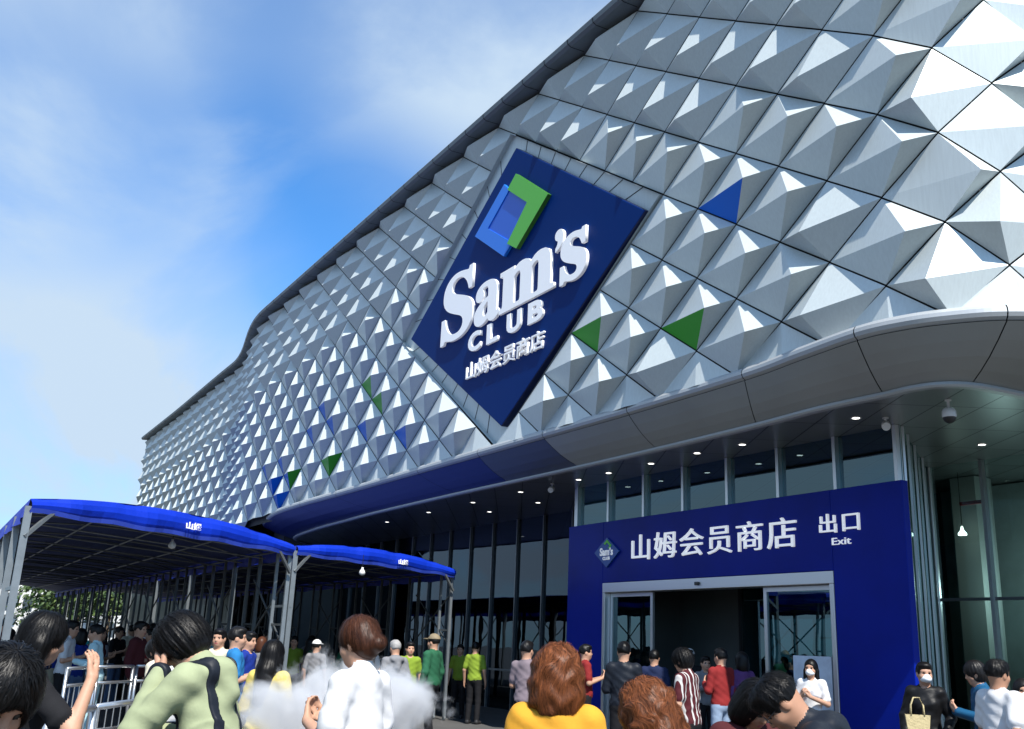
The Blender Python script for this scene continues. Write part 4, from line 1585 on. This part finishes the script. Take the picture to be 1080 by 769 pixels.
        c = ell(Hf.reshape(-1, 3), (0, .115, 1.545), (.062, .07, .085)).reshape(n, -1)
        path = path[(c > -.004).all(1)]
        n = len(path); K = path.shape[1]
        g = grad(path.reshape(-1, 3)).reshape(n, K, 3)
        t = np.gradient(path, axis=1); t /= np.linalg.norm(t, axis=2, keepdims=True) + 1e-9
        side = np.cross(t, g)
        wdt = rd.uniform(.0006, .0017, n)[:, None, None] * np.linspace(1, .25, K)[None, :, None]
        Lq = path - side * wdt; Rq = path + side * wdt
        V = np.stack([Lq, Rq], 2).reshape(-1, 3)
        b = (np.arange(n)[:, None] * K + np.arange(K - 1)[None]).ravel() * 2
        Q = np.stack([b, b + 1, b + 3, b + 2], 1)
        o = np_mesh('hair_strands', s.head.fwd(V) * s.k, Q, [m]); o.parent = parent


NP = [0]


def person(px, d, face, label, height=1.65, lean=0, hpitch=0, hyaw=0, arms=('down', 'down'), sleeve='short', fem=False, bulk=1.0, hood=False, loose=0.0, stride=0.0,
           top=None, bottom=None, skin=None, shoe=None, hair='short', hairm=None, v=.012, strands=0, mask=None, glasses=False, cap=None, seed=None, group=None, pos=None, strap=None, pack=None, packlabel=None):
    NP[0] += 1
    P = Person(height, lean, hpitch, hyaw, arms, sleeve, fem, bulk, hood, seed if seed is not None else NP[0], loose=loose, stride=stride)
    loc = pos if pos is not None else at(px, d)
    root = empty('person', loc, yaw(face), label, 'person', group)
    P.build('body', v, [skin or M_skin, top, bottom, shoe or M_shoe], root)
    hm = hairm or M_hairb
    if hair:
        P.hair(hair, min(v, .012) * .8 if v < .012 else v * .8, hm, root, strands)
    def hpart(name, fn, m, lo, hi, vv=.006):
        cs = np.array([(x, y, z) for x in (lo[0], hi[0]) for y in (lo[1], hi[1]) for z in (lo[2], hi[2])])
        w = P.head.fwd(cs)
        Vv, Qq = surface_nets(lambda q: fn(P.head.inv(q)), w.min(0), w.max(0), vv)
        if len(Qq):
            o = np_mesh(name, Vv * P.k, Qq, [m]); o.parent = root
            return o
    if mask:
        def mf(H):
            a = smin(ell(H, (0, .040, 1.528), (.061, .072, .046)), cone(H, (0, .085, 1.558), (0, .095, 1.53), .018, .022), .03)
            b = ell(H, (0, .034, 1.528), (.057, .066, .05))
            return np.maximum(np.maximum(a - .004, -b), -(H[:, 1] - .012))
        hpart('face_mask', mf, mask, (-.09, -.02, 1.45), (.09, .15, 1.6))
    if glasses:
        def gf(H):
            d_ = None
            for sx in (-1, 1):
                q = H - np.array([sx * .034, .098, 1.586], np.float32)
                rad = np.sqrt((q[:, 0] / 1.15) ** 2 + (q[:, 2] * 1.15) ** 2)
                ring = np.sqrt((rad - .024) ** 2 + q[:, 1] ** 2) - .0028
                arm = cone(H, (sx * .064, .092, 1.592), (sx * .083, -.01, 1.585), .0028, .0028)
                ring = np.minimum(ring, arm)
                d_ = ring if d_ is None else np.minimum(d_, ring)
            return np.minimum(d_, cone(H, (-.008, .102, 1.588), (.008, .102, 1.588), .0026, .0026))
        hpart('glasses', gf, M_black, (-.1, -.03, 1.54), (.1, .13, 1.63), .0028)
    if cap:
        def cf(H):
            a = ell(H, (0, -.012, 1.622), (.098, .116, .108))
            a = np.maximum(a, -ell(H, (0, -.012, 1.612), (.09, .108, .100)))
            a = np.maximum(a, -(H[:, 2] - 1.632))
            br = ell(H, (0, .10, 1.637), (.082, .10, .012)); br = np.maximum(br, -(H[:, 1] - .055))
            return np.minimum(a, br)
        hpart('cap', cf, cap, (-.13, -.16, 1.6), (.13, .22, 1.76), .007)
    if strap:
        vv = min(v, .010)
        def sf_(U):
            return np.maximum(np.maximum(P.top(P.up.fwd(U)) - .009, np.abs(np.abs(U[:, 0]) - .105) - .021), -(U[:, 2] - 1.02))
        cs = np.array([(x, y, z) for x in (-.26, .26) for y in (-.22, .24) for z in (1.0, 1.52)]); w = P.up.fwd(cs)
        Vv, Qq = surface_nets(lambda q: sf_(P.up.inv(q)), w.min(0), w.max(0), vv)
        o = np_mesh('shoulder_straps', Vv * P.k, Qq, [strap]); o.parent = root
        if pack:
            def bf_(U):
                d_ = smin(ell(U, (0, -.20, 1.20), (.135, .085, .20)), ell(U, (0, -.25, 1.12), (.10, .06, .11)), .03)
                return d_ + P.folds(U, .003)
            cs = np.array([(x, y, z) for x in (-.2, .2) for y in (-.36, -.08) for z in (.96, 1.46)]); w = P.up.fwd(cs)
            Vv, Qq = surface_nets(lambda q: bf_(P.up.inv(q)), w.min(0), w.max(0), vv)
            bp_ = np_mesh('backpack', Vv * P.k, Qq, [pack]); bp_.location = root.location; bp_.rotation_euler = root.rotation_euler
            tag(bp_, packlabel, 'backpack')
    return root, P


C_ = cloth
white = C_('white', (.62, .62, .63)); blackc = C_('black', (.012, .012, .014)); navyc = C_('navy', (.012, .02, .06))
jean = C_('denim', (.10, .16, .28)); jeanl = C_('pale_denim', (.26, .34, .46)); khaki = C_('khaki', (.30, .26, .18)); greyc = C_('grey', (.20, .20, .21))
olive = C_('sage', (.30, .335, .20)); yellow = C_('yellow', (.58, .46, .12)); mustard = C_('mustard', (.62, .30, .03)); cream = C_('cream', (.58, .54, .42))
cyanc = C_('pale_cyan', (.42, .62, .66)); tealc = C_('teal', (.02, .36, .42)); bluec = C_('blue', (.02, .16, .38)); redc = C_('red', (.22, .02, .02)); maroon = C_('maroon', (.07, .015, .018))
hivis = C_('hi_vis', (.20, .29, .03)); mauve = C_('mauve', (.20, .16, .18)); purple = C_('purple', (.10, .04, .14)); greenc = C_('green', (.02, .10, .05))
blackj = C_('black_shell', (.010, .013, .020), .5)
puffer = C_('blue_puffer', (.012, .08, .17), .4)
leather = C_('black_leather', (.008, .008, .009), .48)
striped = C_('maroon_stripe', (.07, .012, .016), .8, ((.5, .48, .46), 'X', 5.0, .80))
mwhite = mat('mask_white', (.78, .80, .82), .8)
capw = mat('cap_white', (.70, .70, .70), .7); capk = mat('cap_khaki', (.22, .17, .10), .7)

# nearest people, left to right
person(-20, 2.75, 118, 'woman with a black bob close to the camera at the far left, head bowed', 1.57, lean=8, hpitch=34, hyaw=10, arms=('phone', 'phone'), fem=True, top=blackc, bottom=jean, hair='bob', v=.0075, strands=10000)
person(34, 5.1, 62, 'woman with long straight black hair in a black top holding a hand near her cheek', 1.66, lean=4, hpitch=10, arms=('down', 'raised'), fem=True, top=blackc, bottom=jean, hair='long', v=.009, strands=10000)
person(246, 4.9, 280, 'person in a sage green hoodie with thick black hair, cheek resting on a raised hand', 1.74, lean=18, hpitch=30, hyaw=-4, arms=('face', 'phone'), sleeve='long', bulk=1.06, hood=True, loose=.02, top=olive, bottom=greyc, hair='mop', v=.0075, strands=10000, strap=blackj)
person(287, 8.6, 20, 'woman in a yellow cardigan with long loose black hair seen from behind', 1.56, lean=3, hpitch=8, arms=('phone', 'phone'), sleeve='long', fem=True, loose=.015, top=yellow, bottom=white, hair='long', v=.011, strands=2000)
person(388, 5.3, 300, 'woman in a plain white tee with brown hair tied in a low bun', 1.71, lean=4, hpitch=8, arms=('phone', 'phone'), fem=True, bulk=1.0, loose=.015, top=white, bottom=jean, hair='bun', hairm=M_hairbr, v=.009, strands=10000)
person(588, 4.5, 8, 'woman in a mustard yellow jacket with big wavy auburn hair seen from behind', 1.60, lean=4, hpitch=6, arms=('phone', 'phone'), sleeve='long', fem=True, bulk=1.15, loose=.02, top=mustard, bottom=jean, hair='wave', hairm=M_hairau, v=.009, strands=10000)
person(708, 3.9, 325, 'person with curly auburn hair in a maroon jumper bowing over a phone', 1.50, lean=10, hpitch=22, arms=('phone', 'phone'), sleeve='long', fem=True, top=maroon, bottom=greyc, hair='curly', hairm=M_hairau, v=.009, strands=10000)
person(778, 5.3, 168, 'dark haired woman in a maroon top looking down at a phone', 1.52, lean=12, hpitch=30, hyaw=-14, arms=('phone', 'phone'), sleeve='long', fem=True, top=maroon, bottom=blackc, hair='bob', hairm=M_hairb, v=.009, strands=2000, skin=M_skin2)
person(902, 4.5, 282, 'man in glasses and a black shell jacket bending forward over his phone', 1.63, lean=28, hpitch=26, arms=('phone', 'phone'), sleeve='long', bulk=1.14, loose=.015, hood=True, top=blackj, bottom=blackc, hair='short', v=.0075, glasses=True, skin=M_skin2, strands=1500)

# middle distance in front of the doors
person(727, 11.2, 305, 'person in a maroon jersey with pale stripes, head turned down', 1.66, lean=5, hpitch=14, arms=('phone', 'phone'), top=striped, bottom=blackc, hair='mop', v=.012, strands=2500)
person(760, 15.0, 330, 'person in a red sweater and pale jeans seen from behind by the doors', 1.70, arms=('phone', 'phone'), sleeve='long', top=redc, bottom=jeanl, hair='short', v=.014)
person(658, 13.5, 12, 'man in a dark shell jacket seen from behind by the left sliding door', 1.72, arms=('phone', 'phone'), sleeve='long', bulk=1.1, top=blackj, bottom=blackc, hair='short', v=.013, mask=mwhite)
person(618, 16.5, 85, 'person in profile wearing a bright red top beside the portal', 1.68, arms=('phone', 'phone'), top=redc, bottom=blackc, hair='short', v=.014)
person(556, 14.0, 30, 'person in a mauve grey shirt left of the portal', 1.68, arms=('phone', 'phone'), top=mauve, bottom=blackc, hair='short', v=.014)
person(727, 17.6, 190, 'person in a white cap and dark coat standing in the doorway', 1.68, arms=('phone', 'fold'), sleeve='long', top=blackc, bottom=greyc, hair='short', cap=capw, v=.016)
person(744, 17.0, 170, 'person in a pale grey top facing out beside the white cap', 1.58, arms=('phone', 'phone'), sleeve='long', top=greyc, bottom=blackc, hair='short', v=.016, fem=True)
person(855, 13.8, 215, 'woman with a mask and long black hair before the pale poster', 1.60, arms=('phone', 'phone'), fem=True, top=white, bottom=blackc, hair='long', v=.012, mask=mwhite)
person(600, 18.5, 200, 'person in a dark green top at the left edge of the blue portal', 1.66, top=greenc, bottom=blackc, hair='short', v=.016)
person(690, 16.5, 10, 'person in a navy top waiting at the open doorway', 1.64, top=navyc, bottom=jean, hair='short', v=.016)
person(782, 15.2, 340, 'person in a dark mauve jacket near the right sliding door', 1.66, sleeve='long', top=purple, bottom=blackc, hair='bob', fem=True, v=.016)

# right hand side
rt_, PP = person(974, 11.2, 205, 'woman in a black leather jacket and white face mask carrying a straw tote', 1.62, arms=('bag', 'down'), sleeve='long', fem=True, bulk=1.08, top=leather, bottom=blackc, hair='short', mask=mwhite, v=.009, hyaw=-20)
# keep the hair tied back
person(1037, 10.8, 285, 'person in a dark blue padded vest with white sleeves beside the tall glass', 1.66, lean=6, hpitch=10, arms=('phone', 'phone'), sleeve='long', bulk=1.1, top=puffer, bottom=blackc, hair='mop', v=.010)
person(1052, 8.9, 68, 'man in a plain white tee with a hand behind his back', 1.66, arms=('phone', 'back'), bulk=1.12, loose=.02, top=white, bottom=blackc, hair='short', v=.009, skin=M_skin2, strands=800)
person(1077, 9.8, 195, 'person in a teal jacket and white face mask at the right edge', 1.50, arms=('fold', 'fold'), sleeve='long', fem=True, bulk=1.12, top=tealc, bottom=blackc, hair='bob', mask=mwhite, v=.010)

# beyond the white blur, near the tent end
person(419, 16.0, 330, 'person with grey hair in a grey hooded jacket at the tent end', 1.62, lean=6, sleeve='long', hood=True, top=greyc, bottom=khaki, hair='short', hairm=M_hairg, v=.014)
person(433, 18.5, 160, 'guard in a lime safety vest facing out beside the man in a cap', 1.60, top=hivis, bottom=blackc, hair='short', v=.015)
person(457, 17.5, 300, 'man in a khaki cap and dark jacket at the end of the tent', 1.74, sleeve='long', bulk=1.1, top=greenc, bottom=blackc, hair='short', cap=capk, v=.014, stride=.1)
person(486, 23.5, 190, 'guard in a lime vest standing furthest from the camera by the glass', 1.60, top=hivis, bottom=blackc, hair='short', v=.018)
person(502, 22.0, 20, 'guard in a lime vest seen from behind in front of the dark glass', 1.66, top=hivis, bottom=blackc, hair='short', v=.015)
person(311, 22.0, 175, 'guard in a lime vest between the tent posts', 1.62, top=hivis, bottom=blackc, hair='short', v=.016)
person(335, 19.5, 20, 'person in a wide white cap and dark top under the shorter tent', 1.56, top=greyc, bottom=blackc, hair='short', cap=capw, v=.015)

# queue behind the barriers
person(73, 16.0, 80, 'man in a white tee standing sideways behind the barrier', 1.70, lean=4, arms=('phone', 'phone'), top=white, bottom=blackc, hair='short', v=.013)
person(108, 15.2, 260, 'person in a pale cyan tracksuit behind the barrier', 1.66, lean=8, arms=('phone', 'phone'), sleeve='long', top=cyanc, bottom=cyanc, hair='short', v=.013)
person(192, 9.6, 300, 'person stooping with a small white backpack behind the barrier', 1.62, lean=26, hpitch=24, arms=('phone', 'phone'), sleeve='long', fem=True, top=cream, bottom=white, hair='mop', v=.012, strap=white, pack=white, packlabel='small white backpack worn by the stooping person behind the barrier')
person(232, 13.6, 190, 'person in a cream top in the shade of the long tent', 1.66, top=cream, bottom=greyc, hair='short', v=.014)
person(251, 11.8, 75, 'man in a bright blue top turned to the right under the long tent', 1.68, arms=('phone', 'phone'), top=bluec, bottom=blackc, hair='short', v=.012, bulk=1.08)
person(263, 13.4, 100, 'person in a deep blue jacket next to the man in bright blue', 1.64, sleeve='long', top=C_('royal', (.01, .03, .22)), bottom=blackc, hair='short', v=.014)

# crowd in the shade: a few figures copied with their own clothes
base = []
for kw in (dict(hair='short', arms=('phone', 'phone'), height=1.68), dict(hair='long', arms=('phone', 'down'), height=1.58, fem=True), dict(hair='short', arms=('down', 'down'), height=1.72, bulk=1.1, sleeve='long'), dict(hair='bob', arms=('fold', 'fold'), height=1.56, fem=True, sleeve='long')):
    base.append((kw, None))
TOPS = [('navy', navyc), ('black', blackc), ('grey', greyc), ('purple', purple), ('dark green', greenc), ('maroon', maroon), ('white', white), ('royal blue', CLOTH['royal']), ('cream', cream), ('red', redc), ('denim blue', jean), ('teal', tealc)]
HT = ['short haired person', 'long haired woman', 'stocky person in long sleeves', 'woman with a bob and folded arms']
protos = {}
crowd = []
rc = random.Random(21)
spots = []
for row in range(6):
    for c in range(6):
        x = -17.2 - row * 1.9 - rc.uniform(0, .9); y = 1.7 + c * .72 + rc.uniform(-.2, .2)
        spots.append((x, y, 'long'))
for row in range(3):
    for c in range(4):
        spots.append((-20.6 - row * 1.9 - rc.uniform(0, .7), 6.3 + c * .9 + rc.uniform(-.25, .25), 'short'))
combos = [(b, t) for b in range(4) for t in range(len(TOPS))]
rc.shuffle(combos)
used = {}
for k, (x, y, ten) in enumerate(spots):
    if k >= 48 or k >= len(spots): break
    b, t = combos[k]
    kw = base[b][0]
    lab = '%s in a %s top queueing under the blue tents' if b != 2 else '%s in a %s top queueing under the tents' % (HT[b], TOPS[t][0])
    rz = yaw(rc.choice([20, 60, 90, 200, 270, 310]) + rc.uniform(-20, 20))
    if b not in protos:
        o, _ = person(0, 0, 0, lab, top=TOPS[t][1], bottom=blackc, v=.02, group='people queueing in the shade', pos=(x, y, 0), **kw)
        protos[b] = o
    else:
        o = copy_tree(protos[b])
        o.location = (x, y, 0)
        o['label'] = lab
        for ch in o.children:
            if ch.name.startswith('body'):
                for si, m_ in ((1, TOPS[t][1]), (2, [blackc, jean, greyc, khaki][k % 4])):
                    ch.material_slots[si].link = 'OBJECT'
                    ch.material_slots[si].material = m_
            elif k % 5 == 0:
                ch.material_slots[0].link = 'OBJECT'; ch.material_slots[0].material = M_hairbr
    o.rotation_euler.z = rz
    o.scale = (1, 1, rc.uniform(.96, 1.04))

# ------------------------------------------------------------------ queue barriers
M_inox = mat('stainless_steel', (.62, .63, .64), .28, .9)


def barrier(p, q, label, bars=True):
    p = Vector(p); q = Vector(q)
    t = empty('crowd_barrier', (p + q) / 2, 0, label, 'crowd barrier', 'steel barriers round the queue')
    c = (p + q) / 2
    d = (q - p).normalized(); L = (q - p).length
    for z, nm in ((1.08, 'top_rail'), (.86, 'rail'), (.22, 'rail')):
        a = MB(); a.tube([p - c + Vector((0, 0, z)), q - c + Vector((0, 0, z))], .022, 10); a.build(nm, M_inox, t, smooth=True)
    for w in (p, q):
        a = MB(); a.tube([w - c + Vector((0, 0, 0.02)), w - c + Vector((0, 0, 1.08))], .024, 10); a.build('post', M_inox, t, smooth=True)
        n_ = Vector((-d.y, d.x, 0)) * .25
        a = MB(); a.bar(w - c - n_ + Vector((0, 0, .02)), w - c + n_ + Vector((0, 0, .02)), .04, .03); a.build('foot', M_inox, t)
    n = int(L / .16)
    a = MB()
    for k in range(1, n):
        w = p + (q - p) * (k / n) - c
        a.tube([w + Vector((0, 0, .23)), w + Vector((0, 0, .85))], .009, 6)
    o = a.build('infill_bars', M_inox, t)
    return t


barrier(at(78, 13.6), at(108, 14.6), 'steel queue barrier in front of the person in the pale cyan tracksuit')
barrier(at(110, 14.7), at(146, 15.6), 'steel queue barrier continuing right of the tracksuit')
barrier(at(150, 15.8), at(186, 16.8), 'steel queue barrier furthest right under the long tent')
barrier(at(180, 8.5), at(232, 9.8), 'near steel queue barrier passing behind the shoulder of the sage green hoodie')
barrier(at(66, 6.3), at(112, 7.1), 'near steel queue barrier low at the left beside the long haired woman')
barrier(at(114, 7.2), at(176, 8.4), 'near steel queue barrier running behind the sage green hoodie')

# things people hold or carry
M_straw = mat('straw_tote', (.55, .45, .24), .8, bump=.4, bscale=30)
def tote():
    t = empty('tote_bag', at(964, 10.75, .86), yaw(195), 'straw coloured tote bag hanging from the leather jacketed woman\'s arm', 'tote bag')
    t.scale = (.72, .72, .8)
    a = MB()
    top = [(-.17, -.045, .30), (.17, -.045, .30), (.17, .045, .30), (-.17, .045, .30)]; bot = [(-.13, -.05, 0), (.13, -.05, 0), (.13, .05, 0), (-.13, .05, 0)]
    for k in range(4):
        a.face([bot[k], bot[(k + 1) % 4], top[(k + 1) % 4], top[k]])
    a.face(bot)
    a.build('bag_body', M_straw, t)
    for y in (-.047, .047):
        h = MB(); h.tube([(-.09, y, .29), (-.085, y * .7, .42), (-.04, y * .3, .51), (.04, y * .3, .51), (.085, y * .7, .42), (.09, y, .29)], .010, 8); h.build('handle', M_straw, t, smooth=True)
tote()

# ------------------------------------------------------------------ a white volume added to stand in for a blurred smear
def blur_cloud():
    p0, p1 = at(238, 7.4), at(478, 9.0)
    c = (p0 + p1) / 2
    d = (p1 - p0); L = d.length
    m = bpy.data.materials.new('blur'); m.use_nodes = True
    nt = m.node_tree
    for n_ in list(nt.nodes): nt.nodes.remove(n_)
    out = nt.nodes.new('ShaderNodeOutputMaterial'); pv = nt.nodes.new('ShaderNodeVolumePrincipled')
    pv.inputs['Color'].default_value = (.96, .96, .97, 1); pv.inputs['Anisotropy'].default_value = 0.2
    t = nt.nodes.new('ShaderNodeTexCoord')
    nz_ = nt.nodes.new('ShaderNodeTexNoise'); nz_.inputs['Scale'].default_value = 2.6; nz_.inputs['Detail'].default_value = 4; nz_.inputs['Roughness'].default_value = .62; nz_.inputs['Distortion'].default_value = .6
    nt.links.new(t.outputs['Object'], nz_.inputs['Vector'])
    mp_ = nt.nodes.new('ShaderNodeMapping'); mp_.inputs['Location'].default_value = (-1, -1, -1); mp_.inputs['Scale'].default_value = (2, 2, 2)
    nt.links.new(t.outputs['Generated'], mp_.inputs[0])
    ln = nt.nodes.new('ShaderNodeVectorMath'); ln.operation = 'LENGTH'
    nt.links.new(mp_.outputs[0], ln.inputs[0])
    fo_ = nt.nodes.new('ShaderNodeMapRange'); fo_.inputs['From Min'].default_value = 1.0; fo_.inputs['From Max'].default_value = .25; fo_.inputs['To Min'].default_value = -.30; fo_.inputs['To Max'].default_value = .20
    nt.links.new(ln.outputs['Value'], fo_.inputs['Value'])
    ad = nt.nodes.new('ShaderNodeMath'); ad.operation = 'ADD'
    nt.links.new(nz_.outputs['Fac'], ad.inputs[0]); nt.links.new(fo_.outputs[0], ad.inputs[1])
    mr = nt.nodes.new('ShaderNodeMapRange'); mr.inputs['From Min'].default_value = .40; mr.inputs['From Max'].default_value = .68; mr.inputs['To Min'].default_value = 0; mr.inputs['To Max'].default_value = 16.0
    nt.links.new(ad.outputs[0], mr.inputs['Value']); nt.links.new(mr.outputs[0], pv.inputs['Density'])
    nt.links.new(pv.outputs[0], out.inputs['Volume'])
    bm = bmesh.new()
    bmesh.ops.create_icosphere(bm, subdivisions=4, radius=1.0)
    for v in bm.verts:
        v.co.x *= L / 2 * 1.05; v.co.y *= .55; v.co.z *= .62
    me = bpy.data.meshes.new('blur'); bm.to_mesh(me); bm.free(); me.materials.append(m)
    o = bpy.data.objects.new('blur', me); COL.objects.link(o)
    o.location = (c.x, c.y, 1.02); o.rotation_euler.z = math.atan2(d.y, d.x)
    tag(o, 'added volume of white steam hanging over the queue beside the white tee', 'blur', kind='stuff')


blur_cloud()

# the lit lamp inside the tall glass bay on the right
lp = empty('interior_lamp', (-11.1, 15.9, 2.30 + EYE), 0, 'lit white lamp hanging inside the tall glass bay at the right', 'lamp')
a = MB(); a.lathe([(0, .12), (.015, .12), (.03, .05), (.075, -.01), (.075, -.04), (0, -.04)], n=16); a.build('lamp_shade', mat('lit_lamp', (1, .97, .9), .4, emit=4.0), lp, smooth=False)
a = MB(); a.tube([(0, 0, .15), (0, 0, 1.2)], .006, 6); a.build('cord', M_black, lp)
pl = bpy.data.lights.new('interior_lamp_light', 'POINT'); pl.energy = 26; pl.color = (.97, 1, .99); pl.shadow_soft_size = .15
po = bpy.data.objects.new('interior_lamp_light', pl); po.location = (0.9, 0.2, -1.0); po.parent = lp; COL.objects.link(po)
